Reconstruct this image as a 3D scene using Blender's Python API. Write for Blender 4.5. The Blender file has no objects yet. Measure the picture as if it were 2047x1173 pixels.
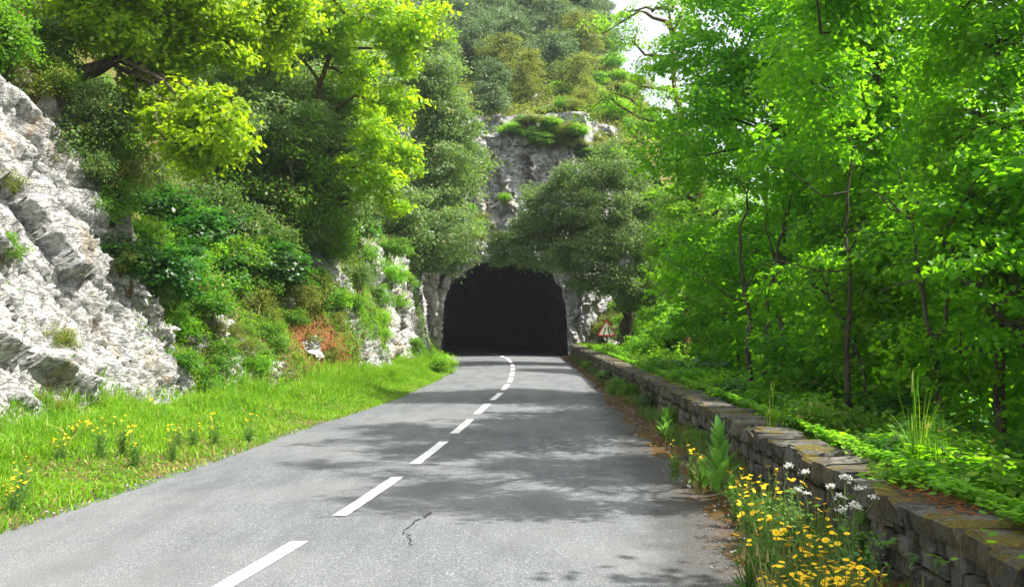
import bpy, math, random
import numpy as np
from math import radians, pi

sc = bpy.context.scene
COL = sc.collection

# ------------------------------------------------------------------ camera, sky, sun, exposure
F, HOR, CX, CAMZ = 2100.0, 642.0, 1023.5, 1.8           # focal length and horizon in photograph pixels
cam_d = bpy.data.cameras.new('camera')
cam_d.sensor_width = 36.0
cam_d.lens = 36.0 * F / 2047.0
cam_d.shift_y = (HOR - 586.5) / 2047.0
cam_d.clip_start = 0.1
cam_d.clip_end = 3000
cam = bpy.data.objects.new('camera', cam_d)
cam.location = (0, 0, CAMZ)
cam.rotation_euler = (radians(90), 0, 0)
COL.objects.link(cam)
sc.camera = cam

SUN_EL, SUN_AZ = radians(53), radians(97)                # azimuth measured from +Y towards +X
world = bpy.data.worlds.new('World')
sc.world = world
world.use_nodes = True
wn = world.node_tree
sky = wn.nodes.new('ShaderNodeTexSky')
sky.sky_type = 'NISHITA'
sky.sun_disc = False
sky.sun_elevation = SUN_EL
sky.sun_rotation = SUN_AZ
sky.dust_density = 6.0
sky.air_density = 1.0
sky.ozone_density = 1.0
bg = wn.nodes['Background']
# thin bright cloud veil over the whole sky
tc = wn.nodes.new('ShaderNodeTexCoord'); cn = wn.nodes.new('ShaderNodeTexNoise'); cn.inputs['Scale'].default_value = 2.2; cn.inputs['Detail'].default_value = 6
wn.links.new(tc.outputs['Generated'], cn.inputs['Vector'])
cr_ = wn.nodes.new('ShaderNodeMapRange'); cr_.inputs[1].default_value = .3; cr_.inputs[2].default_value = .7; cr_.inputs[3].default_value = .35; cr_.inputs[4].default_value = .65
wn.links.new(cn.outputs[0], cr_.inputs[0])
cm = wn.nodes.new('ShaderNodeMix'); cm.data_type = 'RGBA'; cm.inputs[7].default_value = (5.2, 5.25, 5.4, 1)
wn.links.new(cr_.outputs[0], cm.inputs[0]); wn.links.new(sky.outputs[0], cm.inputs[6])
bg.inputs[1].default_value = 0.15
wn.links.new(cm.outputs[2], bg.inputs[0])

sun_d = bpy.data.lights.new('sun', 'SUN')
sun_d.energy = 5.0
sun_d.angle = radians(0.55)
sun_d.color = (1.0, 0.96, 0.89)
sun = bpy.data.objects.new('sun', sun_d)
sun.rotation_euler = (radians(90) - SUN_EL, 0, -SUN_AZ + pi)
sun.location = (30, 10, 40)
COL.objects.link(sun)
# a sun lamp shines along its local -Z; aim it explicitly
import mathutils
_d = mathutils.Vector((math.sin(SUN_AZ) * math.cos(SUN_EL), math.cos(SUN_AZ) * math.cos(SUN_EL), math.sin(SUN_EL)))
sun.rotation_euler = _d.to_track_quat('Z', 'Y').to_euler()

sc.view_settings.view_transform = 'Standard'
sc.view_settings.look = 'None'
sc.view_settings.exposure = 1.15
sc.view_settings.gamma = 1.0
sc.view_settings.use_curve_mapping = False
sc.cycles.use_denoising = True
sc.cycles.max_bounces = 9
sc.cycles.diffuse_bounces = 4
sc.cycles.transmission_bounces = 6
sc.cycles.transparent_max_bounces = 6
sc.cycles.volume_bounces = 0
sc.cycles.sample_clamp_indirect = 6.0
sc.cycles.caustics_reflective = False
sc.cycles.caustics_refractive = False

RNG = np.random.default_rng(7)
random.seed(7)


def P(px, py, Y):
    return np.array([(px - CX) / F * Y, Y, CAMZ - (py - HOR) / F * Y])


# ------------------------------------------------------------------ noise
def _hash(i, j, k, s):
    i = i.astype(np.uint32); j = j.astype(np.uint32); k = k.astype(np.uint32)
    h = i * np.uint32(374761393) + j * np.uint32(668265263) + k * np.uint32(2147483647) + np.uint32((s * 974711 + 12345) & 0xffffffff)
    h = (h ^ (h >> np.uint32(13))) * np.uint32(1274126177)
    h = (h ^ (h >> np.uint32(16))) * np.uint32(2246822519)
    return ((h ^ (h >> np.uint32(15))) & np.uint32(0xffffff)).astype(np.float64) / 16777215.0


def vnoise(p, s=0):
    p = np.asarray(p, float)
    i = np.floor(p).astype(np.int64); f = p - i
    f = f * f * (3 - 2 * f)
    r = 0
    for a in (0, 1):
        for b in (0, 1):
            for c in (0, 1):
                w = (f[:, 0] if a else 1 - f[:, 0]) * (f[:, 1] if b else 1 - f[:, 1]) * (f[:, 2] if c else 1 - f[:, 2])
                r = r + w * _hash(i[:, 0] + a, i[:, 1] + b, i[:, 2] + c, s)
    return r


def fbm(p, s=0, o=4, g=.5):
    r = 0; a = 1; t = 0
    for k in range(o):
        r = r + a * vnoise(p * (2.03 ** k), s + k); t += a; a *= g
    return r / t - .5


def worley(p, s=0):
    """distance to nearest feature point, distance to second, random id of the cell"""
    p = np.asarray(p, float)
    i = np.floor(p).astype(np.int64)
    d1 = np.full(len(p), 9.); d2 = np.full(len(p), 9.); idr = np.zeros(len(p))
    for a in (-1, 0, 1):
        for b in (-1, 0, 1):
            for c in (-1, 0, 1):
                x, y, z = i[:, 0] + a, i[:, 1] + b, i[:, 2] + c
                h1, h2, h3 = _hash(x, y, z, s + 11), _hash(x, y, z, s + 23), _hash(x, y, z, s + 37)
                d = np.sqrt((x + h1 - p[:, 0]) ** 2 + (y + h2 - p[:, 1]) ** 2 + (z + h3 - p[:, 2]) ** 2)
                near = d < d1
                d2 = np.where(near, d1, np.minimum(d2, d))
                idr = np.where(near, h1 * .7 + h2 * .3, idr)
                d1 = np.where(near, d, d1)
    return d1, d2, idr


def facets(p, s, step=.5, tilt=.6):
    """angular broken planes: every cell has its own offset and its own tilt"""
    p = np.asarray(p, float)
    i = np.floor(p).astype(np.int64)
    best = np.full(len(p), 9.); val = np.zeros(len(p))
    for a in (-1, 0, 1):
        for b in (-1, 0, 1):
            for c in (-1, 0, 1):
                x, y, z = i[:, 0] + a, i[:, 1] + b, i[:, 2] + c
                h1, h2, h3 = _hash(x, y, z, s + 11), _hash(x, y, z, s + 23), _hash(x, y, z, s + 37)
                dx, dy, dz = p[:, 0] - x - h1, p[:, 1] - y - h2, p[:, 2] - z - h3
                d = np.sqrt(dx * dx + dy * dy + dz * dz)
                near = d < best
                v = (h2 - .5) * step + tilt * ((h3 - .5) * dx + (h1 - .5) * dy * 1.2 + (.5 - h2) * dz * 1.2)
                val = np.where(near, v, val); best = np.where(near, d, best)
    return val


def sstep(a, b, x):
    t = np.clip((x - a) / (b - a), 0, 1)
    return t * t * (3 - 2 * t)


def curve(ys, xs, smooth=1.2):
    yy = np.arange(-60, 140, .1)
    v = np.interp(yy, ys, xs)
    k = int(smooth / .1) | 1
    ker = np.hanning(k + 2); ker /= ker.sum()
    n = len(ker) // 2
    v2 = np.convolve(np.pad(v, n, mode='edge'), ker, mode='same')[n:-n]
    return lambda y: np.interp(y, yy, v2)


# ------------------------------------------------------------------ mesh helpers
def mesh_np(name, v, f, mat=None, parent=None, smooth=False, attrs=None, mats=None, fm=None):
    v = np.asarray(v, np.float32); f = np.asarray(f, np.int32)
    n = f.shape[1]
    me = bpy.data.meshes.new(name)
    me.vertices.add(len(v)); me.vertices.foreach_set('co', v.ravel())
    me.loops.add(f.size); me.loops.foreach_set('vertex_index', f.ravel())
    me.polygons.add(len(f))
    me.polygons.foreach_set('loop_start', np.arange(0, f.size, n, dtype=np.int32))
    me.polygons.foreach_set('loop_total', np.full(len(f), n, np.int32))
    if smooth:
        me.polygons.foreach_set('use_smooth', np.ones(len(f), bool))
    for mm in (mats or ([mat] if mat else [])):
        me.materials.append(mm)
    if fm is not None:
        me.polygons.foreach_set('material_index', np.asarray(fm, np.int32))
    if attrs:
        for k, a in attrs.items():
            at = me.attributes.new(k, 'FLOAT', 'POINT')
            at.data.foreach_set('value', np.asarray(a, np.float32))
    me.update(calc_edges=True)
    me.validate()
    return link(name, me, parent)


def link(name, me, parent=None):
    o = bpy.data.objects.new(name, me)
    COL.objects.link(o)
    if parent:
        o.parent = parent
    return o


def tag(o, label=None, cat=None, group=None, kind=None):
    if label: o['label'] = label
    if cat: o['category'] = cat
    if group: o['group'] = group
    if kind: o['kind'] = kind
    return o


def thing(name, loc, label, cat, group=None, rz=0):
    o = bpy.data.objects.new(name, None)
    o.empty_display_size = .2
    COL.objects.link(o)
    o.location = [float(c) for c in loc]; o.rotation_euler = (0, 0, rz)
    return tag(o, label, cat, group)


CHILD = {}


def copy_tree(o, loc, rz=0, s=1., label=None, group=None, cat=None):
    r = o.copy(); COL.objects.link(r)
    r.location = [float(c) for c in loc]; r.rotation_euler = (0, 0, rz)
    r.scale = (s, s, s) if np.isscalar(s) else s
    if label: r['label'] = label
    if group: r['group'] = group
    if cat: r['category'] = cat
    if o.name not in CHILD:
        CHILD[o.name] = [c for c in bpy.data.objects if c.parent == o]
    for ch in CHILD[o.name]:
        c = ch.copy(); COL.objects.link(c); c.parent = r
        if ch.name not in CHILD:
            CHILD[ch.name] = [g for g in bpy.data.objects if g.parent == ch]
        for g in CHILD[ch.name]:
            d = g.copy(); COL.objects.link(d); d.parent = c
    return r


def grid_faces(nr, nc):
    r, c = np.meshgrid(np.arange(nr - 1), np.arange(nc - 1), indexing='ij')
    a = (r * nc + c).ravel()
    return np.stack([a, a + 1, a + nc + 1, a + nc], 1)


class Tubes:
    """collects tapered tubes into one mesh"""
    def __init__(self, seg=6):
        self.v = []; self.f = []; self.n = 0; self.seg = seg

    def add(self, pts, rad, seg=None, rough=0., rng=RNG):
        seg = seg or self.seg
        pts = np.asarray(pts, float); n = len(pts)
        rad = np.broadcast_to(np.asarray(rad, float), (n,))
        t = np.gradient(pts, axis=0)
        t /= np.linalg.norm(t, axis=1, keepdims=True) + 1e-9
        up = np.where(np.abs(t[:, 2:3]) > .85, [[1., 0, 0]], [[0, 0, 1.]])
        up = np.repeat(up[:1], n, 0)
        a = np.cross(t, up); a /= np.linalg.norm(a, axis=1, keepdims=True) + 1e-9
        b = np.cross(t, a)
        ang = np.arange(seg) / seg * 2 * pi
        rr = rad[:, None] * (1 + rough * (rng.random((n, seg)) - .5))
        ring = pts[:, None] + rr[..., None] * (np.cos(ang)[None, :, None] * a[:, None] + np.sin(ang)[None, :, None] * b[:, None])
        self.v.append(ring.reshape(-1, 3))
        r, c = np.meshgrid(np.arange(n - 1), np.arange(seg), indexing='ij')
        c2 = (c + 1) % seg
        q = np.stack([r * seg + c, r * seg + c2, (r + 1) * seg + c2, (r + 1) * seg + c], -1).reshape(-1, 4) + self.n
        self.f.append(q); self.n += n * seg

    def build(self, name, mat, parent=None):
        return mesh_np(name, np.concatenate(self.v), np.concatenate(self.f), mat, parent, smooth=True)


def bend(a, b, n=7, sag=0., wob=.05, rng=RNG):
    """a wandering path from a to b"""
    a = np.asarray(a, float); b = np.asarray(b, float)
    t = np.linspace(0, 1, n)[:, None]
    L = np.linalg.norm(b - a)
    p = a + (b - a) * t
    p[:, 2] += sag * L * np.sin(t[:, 0] * pi)
    w = rng.normal(size=(n, 3)) * wob * L
    w[0] = 0; w[-1] = 0
    w[1:-1] = (w[1:-1] + .5 * w[:-2] + .5 * w[2:]) / 1.5
    return p + w


def leaf_mesh(c, size, rng, up=.6, wid=.6, droop=.15, outward=None, oval=False):
    """kite-shaped folded leaves at points c"""
    n = len(c)
    nor = rng.normal(size=(n, 3)); nor /= np.linalg.norm(nor, axis=1, keepdims=True)
    nor = nor * (1 - up); nor[:, 2] += up
    if outward is not None:
        nor += outward * .35
    nor /= np.linalg.norm(nor, axis=1, keepdims=True) + 1e-9
    d = rng.normal(size=(n, 3)); d[:, 2] -= droop
    d -= nor * (d * nor).sum(1, keepdims=True)
    d /= np.linalg.norm(d, axis=1, keepdims=True) + 1e-9
    s = np.cross(nor, d)
    L = (size * rng.uniform(.65, 1.25, n))[:, None]
    w = L * wid * .5
    if oval:
        v = np.stack([c, c + d * L * .3 + s * w - nor * L * .06, c + d * L * .72 + s * w * .8 - nor * L * .1,
                      c + d * L - nor * L * .18, c + d * L * .72 - s * w * .8 - nor * L * .1, c + d * L * .3 - s * w - nor * L * .06], 1).reshape(-1, 3)
        f = np.arange(n * 6).reshape(n, 6)
        f = np.concatenate([f[:, [0, 1, 2, 3]], f[:, [0, 3, 4, 5]]])
        return v, f
    v = np.stack([c, c + d * L * .48 + s * w, c + d * L - nor * L * .12, c + d * L * .48 - s * w], 1)
    v[:, 1] -= nor * L * .08; v[:, 3] -= nor * L * .08
    return v.reshape(-1, 3), np.arange(n * 4).reshape(n, 4)


def crown_points(blobs, rng, clump_r=.38, per=60, dens=1.0, flat=.55):
    """blobs: (x,y,z,r[,flatness]) -> leaf points, outward vectors, clump list per blob"""
    P_, O_, K = [], [], []
    for bl in blobs:
        c = np.array(bl[:3], float); r = bl[3]; fz = bl[4] if len(bl) > 4 else .8
        k = max(4, int(dens * 9.5 * (r / clump_r) ** 2 * .42))
        u = rng.normal(size=(k, 3)); u /= np.linalg.norm(u, axis=1, keepdims=True)
        rad = rng.random(k) ** .42 * (1 + .45 * rng.random(k) ** 3)
        cc = c + u * (rad * r)[:, None] * np.array([1, 1, fz])
        K.append((c, cc))
        sz = clump_r * rng.uniform(.6, 1.35, k)
        m = rng.poisson(per * (sz / clump_r) ** 2)
        idx = np.repeat(np.arange(k), m)
        g = rng.normal(size=(len(idx), 3)) * .5
        # foliage sprays: clumps flattened and tilted outward-down
        g[:, 2] *= flat
        gx = (g * u[idx]).sum(1) * sz[idx]
        pt = cc[idx] + g * sz[idx][:, None]
        pt[:, 2] -= np.abs(gx) * .25
        P_.append(pt); O_.append(u[idx])
    return np.concatenate(P_), np.concatenate(O_), K


# ------------------------------------------------------------------ materials
def new_mat(name):
    m = bpy.data.materials.new(name); m.use_nodes = True
    nt = m.node_tree
    for n in list(nt.nodes):
        nt.nodes.remove(n)
    out = nt.nodes.new('ShaderNodeOutputMaterial')
    return m, nt, out


class N:
    def __init__(self, nt): self.nt = nt
    def node(self, t, **kw):
        n = self.nt.nodes.new(t)
        for k, v in kw.items(): setattr(n, k, v)
        return n
    def link(self, a, b): self.nt.links.new(a, b)
    def put(self, inp, v):
        if isinstance(v, bpy.types.NodeSocket): self.link(v, inp)
        else: inp.default_value = v
    def noise(self, vec, scale, detail=4, rough=.55, dist=0.):
        n = self.node('ShaderNodeTexNoise'); self.put(n.inputs['Vector'], vec)
        n.inputs['Scale'].default_value = scale; n.inputs['Detail'].default_value = detail
        n.inputs['Roughness'].default_value = rough; n.inputs['Distortion'].default_value = dist
        return n.outputs[0]
    def vor(self, vec, scale, feat='F1', out=0, rnd=1.):
        n = self.node('ShaderNodeTexVoronoi'); n.feature = feat; self.put(n.inputs['Vector'], vec)
        n.inputs['Scale'].default_value = scale; n.inputs['Randomness'].default_value = rnd
        return n.outputs[out]
    def ramp(self, fac, a, b, lo=0., hi=1.):
        n = self.node('ShaderNodeMapRange'); n.clamp = True; n.interpolation_type = 'SMOOTHSTEP'
        self.put(n.inputs[0], fac); n.inputs[1].default_value = a; n.inputs[2].default_value = b
        n.inputs[3].default_value = lo; n.inputs[4].default_value = hi
        return n.outputs[0]
    def mix(self, fac, a, b, mode='MIX'):
        n = self.node('ShaderNodeMix'); n.data_type = 'RGBA'; n.blend_type = mode
        self.put(n.inputs[0], fac)
        for i, v in ((6, a), (7, b)):
            if isinstance(v, tuple) and len(v) == 3: v = (*v, 1)
            self.put(n.inputs[i], v)
        return n.outputs[2]
    def math(self, op, a, b=0., clamp=False):
        n = self.node('ShaderNodeMath', operation=op); n.use_clamp = clamp
        self.put(n.inputs[0], a); self.put(n.inputs[1], b)
        return n.outputs[0]
    def pos(self, scale=(1, 1, 1), rot=(0, 0, 0), obj=False):
        if obj:
            src = self.node('ShaderNodeTexCoord').outputs['Object']
        else:
            src = self.node('ShaderNodeNewGeometry').outputs['Position']
        m = self.node('ShaderNodeMapping'); self.link(src, m.inputs[0])
        m.inputs['Scale'].default_value = scale; m.inputs['Rotation'].default_value = rot
        return m.outputs[0]
    def attr(self, name):
        n = self.node('ShaderNodeAttribute'); n.attribute_name = name
        return n.outputs['Fac']
    def bump(self, h, dist=.02, strength=1., prev=None):
        n = self.node('ShaderNodeBump'); n.inputs['Distance'].default_value = dist
        n.inputs['Strength'].default_value = strength
        self.link(h, n.inputs['Height'])
        if prev is not None: self.link(prev, n.inputs['Normal'])
        return n.outputs[0]
    def bsdf(self, col, rough=.8, normal=None, spec=.3, **kw):
        n = self.node('ShaderNodeBsdfPrincipled')
        self.put(n.inputs['Base Color'], (*col, 1) if isinstance(col, tuple) and len(col) == 3 else col)
        self.put(n.inputs['Roughness'], rough)
        n.inputs['Specular IOR Level'].default_value = spec
        if normal is not None: self.link(normal, n.inputs['Normal'])
        for k, v in kw.items(): self.put(n.inputs[k], v)
        return n.outputs[0]


def leaf_mat(name, a, b, tr, trans=.45, rough=.5, spec=.3, old=None):
    m, nt, out = new_mat(name); n = N(nt)
    geo = n.node('ShaderNodeNewGeometry'); rnd = geo.outputs['Random Per Island']
    col = n.mix(rnd, a, b)
    big = n.noise(n.pos(), .9, 2)
    col = n.mix(n.ramp(big, .35, .65), col, tuple(c * s for c, s in zip(a, (.75, .85, .8))))
    if old:
        col = n.mix(n.ramp(rnd, .93, .97), col, old)
    oi = n.node('ShaderNodeObjectInfo').outputs['Random']
    h = n.node('ShaderNodeHueSaturation')
    n.put(h.inputs['Hue'], n.ramp(oi, 0, 1, .488, .512)); n.put(h.inputs['Value'], n.ramp(oi, 0, 1, .85, 1.15))
    n.link(col, h.inputs['Color'])
    s1 = n.bsdf(h.outputs[0], rough, spec=spec)
    t = n.node('ShaderNodeBsdfTranslucent')
    tc = n.mix(rnd, tr, tuple(min(1, c * 1.35) for c in tr))
    n.link(tc, t.inputs[0])
    mx = n.node('ShaderNodeMixShader'); mx.inputs[0].default_value = trans
    n.link(s1, mx.inputs[1]); n.link(t.outputs[0], mx.inputs[2])
    n.link(mx.outputs[0], out.inputs[0])
    return m


def flat_mat(name, col, rough=.6, spec=.3, noise=0., **kw):
    m, nt, out = new_mat(name); n = N(nt)
    c = col
    if noise:
        c = n.mix(n.ramp(n.noise(n.pos(obj=True), 14, 4), .3, .7), col, tuple(x * (1 - noise) for x in col))
    n.link(n.bsdf(c, rough, spec=spec, **kw), out.inputs[0])
    return m


M = {}
M['leaf_spring'] = leaf_mat('young_oak_leaf', (.165, .30, .010), (.26, .38, .012), (.46, .66, .010), .5)
M['leaf_beech'] = leaf_mat('fresh_broad_leaf', (.07, .185, .008), (.15, .28, .012), (.27, .60, .010), .60, old=(.26, .42, .03))
M['leaf_lime'] = leaf_mat('pale_fresh_leaf', (.13, .28, .012), (.20, .34, .02), (.30, .60, .02), .5)
M['leaf_holm'] = leaf_mat('holm_oak_leaf', (.085, .15, .040), (.20, .26, .105), (.22, .40, .045), .35, .5, .3, old=(.26, .20, .06))
M['leaf_holm_pale'] = leaf_mat('holm_oak_leaf_painted_sun', (.13, .20, .065), (.24, .31, .13), (.24, .42, .07), .38, .5, .3, old=(.34, .30, .08))  # brighter holm leaf: sunlight put into the colour of crowns left too dark
M['leaf_blue'] = leaf_mat('hill_evergreen_leaf', (.085, .15, .055), (.16, .23, .10), (.18, .32, .07), .25, .5, .35)
M['leaf_olive'] = leaf_mat('olive_shrub_leaf', (.12, .17, .025), (.20, .24, .035), (.32, .38, .03), .35, .55, .3, old=(.34, .20, .06))
M['leaf_bush'] = leaf_mat('mid_green_bush_leaf', (.07, .17, .014), (.13, .25, .02), (.20, .46, .014), .42, .5, .3, old=(.32, .20, .05))
M['leaf_dark'] = leaf_mat('deep_green_leaf', (.025, .085, .010), (.05, .13, .014), (.06, .26, .012), .4, .4, .4)
M['grass'] = leaf_mat('grass_blade', (.13, .28, .012), (.23, .36, .02), (.30, .52, .02), .4, .6, .2, old=(.45, .36, .14))
M['dry_grass'] = leaf_mat('dry_grass_blade', (.34, .27, .10), (.45, .38, .18), (.4, .33, .12), .3, .7, .2)
M['weed'] = leaf_mat('weed_leaf', (.07, .17, .03), (.12, .23, .04), (.18, .36, .04), .35, .5, .3)
M['litter'] = leaf_mat('dead_leaf', (.30, .10, .025), (.42, .20, .06), (.35, .14, .03), .15, .8, .1)


def bark_mat(name, a, b, moss=.35):
    m, nt, out = new_mat(name); n = N(nt)
    p = n.pos(scale=(1, 1, .25))
    v = n.noise(p, 16, 5, .65)
    col = n.mix(n.ramp(v, .35, .65), a, b)
    col = n.mix(n.ramp(n.noise(n.pos(), 3.5, 4), .62 - moss * .3, .72, 0, .8), col, (.11, .12, .03))
    n.link(n.bsdf(col, .9, n.bump(v, .02), .15), out.inputs[0])
    return m


M['bark'] = bark_mat('oak_bark', (.035, .028, .022), (.12, .10, .08))
M['bark_brown'] = bark_mat('brown_mossy_bark', (.05, .030, .016), (.17, .10, .05), .5)
M['bark_grey'] = bark_mat('grey_bark', (.08, .075, .065), (.22, .20, .17), .1)


def rock_nodes(n, scale=1., stain=1.):
    p = n.pos(rot=(.3, .5, .2))
    st = n.pos(scale=(1.0, 1.0, 2.6), rot=(.55, .35, 0))
    big = n.noise(p, .8 * scale, 5, .6)
    mid = n.noise(st, 3.0 * scale, 6, .68, .6)
    fine = n.noise(p, 14 * scale, 6, .72)
    dn = n.node('ShaderNodeTexNoise'); n.put(dn.inputs['Vector'], st); dn.inputs['Scale'].default_value = 2.0; dn.inputs['Detail'].default_value = 5
    wv = n.node('ShaderNodeVectorMath', operation='MULTIPLY_ADD'); n.link(dn.outputs['Color'], wv.inputs[0]); wv.inputs[1].default_value = (.7, .7, .7); n.link(st, wv.inputs[2])
    cr = n.vor(wv.outputs[0], 1.7 * scale, 'DISTANCE_TO_EDGE')
    cr2 = n.vor(p, 9 * scale, 'DISTANCE_TO_EDGE')
    col = n.mix(n.ramp(mid, .35, .68), (.60, .59, .56), (.40, .405, .41))
    col = n.mix(n.ramp(big, .5, .72, 0, .55), col, (.28, .29, .32))
    col = n.mix(n.ramp(fine, .52, .70, 0, .6 * stain), col, (.16, .155, .145))
    col = n.mix(n.ramp(fine, .30, .42, .75, 0), col, (.74, .72, .66))
    pit = n.noise(n.pos(scale=(1, 1, 1.5), rot=(.4, .2, 0)), 7 * scale, 7, .78, .5)
    col = n.mix(n.ramp(pit, .55, .66, 0, .75 * stain), col, (.14, .13, .11))
    col = n.mix(n.ramp(pit, .36, .44, .5, 0), col, (.80, .79, .75))
    col = n.mix(n.math('MULTIPLY', n.ramp(cr, .0, .035, .5, 0), n.ramp(big, .45, .6)), col, (.15, .13, .10))
    och = n.noise(n.pos(rot=(.7, 0, .4), scale=(1, 1, .6)), .9, 6, .7)
    col = n.mix(n.ramp(och, .52, .66, 0, .7), col, (.36, .28, .17))
    col = n.mix(n.ramp(n.noise(n.pos(rot=(0, .9, .4), scale=(1, 1, .3)), 1.4, 6, .7), .54, .66, 0, .75), col, (.20, .205, .22))
    lich = n.noise(n.pos(), 2.2, 5, .7)
    col = n.mix(n.ramp(lich, .62, .70, 0, .75), col, (.30, .22, .07))
    col = n.mix(n.ramp(n.noise(n.pos(rot=(1, 0, 1)), 3.1, 5, .7), .63, .70, 0, .7), col, (.13, .16, .03))
    h = n.math('ADD', n.math('MULTIPLY', mid, 1.6), n.math('MULTIPLY', fine, .7))
    h = n.math('ADD', h, n.ramp(cr, 0, .10, 0, .4))
    h = n.math('SUBTRACT', h, n.math('MULTIPLY', n.ramp(pit, .5, .7), .8))
    return col, h


def earth_nodes(n):
    p = n.pos()
    a = n.noise(p, 1.6, 5, .6); f = n.noise(p, 22, 5, .7)
    col = n.mix(n.ramp(a, .35, .6), (.16, .115, .05), (.075, .105, .018))
    col = n.mix(n.ramp(f, .5, .7, 0, .7), col, (.27, .20, .10))
    col = n.mix(n.ramp(f, .28, .42, .6, 0), col, (.04, .035, .018))
    return col, f


def make_bank_mat():
    m, nt, out = new_mat('limestone_and_earth'); n = N(nt)
    rc, rh = rock_nodes(n); ec, eh = earth_nodes(n)
    ragged = n.math('ADD', n.attr('rock'), n.math('MULTIPLY', n.math('SUBTRACT', n.noise(n.pos(), 2.4, 6, .7), .5), 1.5))
    fac = n.ramp(ragged, .42, .54)
    red = n.ramp(n.attr('soil'), .25, .7)
    soil = n.mix(n.ramp(eh, .35, .6), (.27, .125, .045), (.17, .085, .035))
    ec = n.mix(red, ec, soil)
    col = n.mix(fac, ec, rc)
    h = n.mix(fac, n.math('MULTIPLY', eh, .8), rh)
    n.link(n.bsdf(col, .92, n.bump(h, .07, 1.), .12), out.inputs[0])
    return m


M['bank'] = make_bank_mat()


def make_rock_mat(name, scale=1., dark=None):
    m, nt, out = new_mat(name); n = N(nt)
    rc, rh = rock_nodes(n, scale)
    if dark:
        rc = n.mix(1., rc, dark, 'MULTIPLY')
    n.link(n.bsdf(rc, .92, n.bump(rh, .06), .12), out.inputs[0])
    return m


M['rock'] = make_rock_mat('limestone')
M['bore'] = make_rock_mat('shade_darkened_tunnel_rock', 1., (.05, .055, .065))  # limestone multiplied almost black, the tunnel's darkness put into its colour


def make_ground_mat(name, a, b, c):
    m, nt, out = new_mat(name); n = N(nt)
    p = n.pos()
    v = n.noise(p, 1.2, 6, .65); f = n.noise(p, 18, 5, .7)
    col = n.mix(n.ramp(v, .35, .62), a, b); col = n.mix(n.ramp(f, .5, .68), col, c)
    n.link(n.bsdf(col, .95, n.bump(f, .04), .1), out.inputs[0])
    return m


M['forest_floor'] = make_ground_mat('leafy_forest_floor', (.05, .07, .02), (.08, .055, .028), (.03, .05, .012))
M['hill'] = make_ground_mat('shrubby_hillside', (.10, .13, .03), (.26, .22, .12), (.06, .10, .02))


def make_asphalt():
    m, nt, out = new_mat('worn_asphalt'); n = N(nt)
    p = n.pos()
    ag = n.vor(p, 105, 'F1', 1)          # chippings: a colour per cell
    sep = n.node('ShaderNodeSeparateColor'); n.link(ag, sep.inputs[0])
    big = n.noise(p, .35, 4, .55); mid = n.noise(n.pos(scale=(1.6, .35, 1)), 1.6, 5, .6)
    fine = n.noise(p, 40, 4, .7)
    col = n.mix(n.ramp(sep.outputs[0], .1, .95), (.095, .105, .115), (.155, .168, .178))
    col = n.mix(n.ramp(sep.outputs[1], .90, .95, 0, .9), col, (.36, .35, .33))
    col = n.mix(n.ramp(sep.outputs[2], .90, .96, 0, .8), col, (.05, .052, .055))
    col = n.mix(n.ramp(mid, .38, .66, .0, .55), col, (.085, .09, .095))
    col = n.mix(n.ramp(big, .42, .62, .0, .35), col, (.20, .20, .195))
    # coarse dark surfacing along the right edge and dirt at both edges
    e = n.attr('edge')
    rag = n.math('ADD', e, n.math('MULTIPLY', n.math('SUBTRACT', n.noise(p, 1.3, 6, .7), .5), .9))
    col = n.mix(n.ramp(rag, .35, .75, 0, .8), col, (.050, .047, .043))
    col = n.mix(n.math('MULTIPLY', n.ramp(rag, .78, 1.05), n.ramp(fine, .42, .56)), col, (.11, .065, .022))
    sp = n.ramp(n.vor(p, 26, 'F1', 0), .10, .16, 1, 0)
    col = n.mix(n.math('MULTIPLY', sp, n.ramp(rag, .3, .7, .08, .7)), col, (.40, .36, .30))
    # faint wheel tracks
    h = n.math('ADD', fine, n.math('MULTIPLY', n.vor(p, 75, 'F1', 0), 1.4))
    rg = n.ramp(mid, .3, .7, .72, .86)
    n.link(n.bsdf(col, rg, n.bump(h, .006, .7), .25), out.inputs[0])
    return m


M['asphalt'] = make_asphalt()


def make_paint():
    m, nt, out = new_mat('worn_road_paint'); n = N(nt)
    p = n.pos()
    w = n.noise(p, 60, 5, .75); g = n.noise(p, 5, 4, .6)
    col = n.mix(n.ramp(g, .3, .7), (.80, .80, .78), (.70, .70, .68))
    col = n.mix(n.ramp(w, .62, .70, 0, .75), col, (.25, .25, .25))
    col = n.mix(n.ramp(n.noise(p, 130, 3, .6), .58, .66, 0, .5), col, (.35, .35, .35))
    n.link(n.bsdf(col, .7, n.bump(w, .003), .3), out.inputs[0])
    return m


M['paint'] = make_paint()


def make_verge():
    m, nt, out = new_mat('mossy_dirt_verge'); n = N(nt)
    p = n.pos()
    a = n.noise(p, 2.2, 6, .65); f = n.noise(p, 34, 5, .75); g = n.vor(p, 45, 'F1', 0)
    col = n.mix(n.ramp(a, .38, .58), (.065, .055, .045), (.15, .085, .022))
    col = n.mix(n.ramp(a, .60, .70, 0, .8), col, (.10, .105, .015))
    col = n.mix(n.ramp(f, .55, .68, 0, .7), col, (.22, .17, .11))
    col = n.mix(n.ramp(g, .12, .2, .35, 0), col, (.33, .30, .26))
    h = n.math('ADD', f, n.math('MULTIPLY', g, -.8))
    n.link(n.bsdf(col, .95, n.bump(h, .03), .1), out.inputs[0])
    return m


M['verge'] = make_verge()


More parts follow.
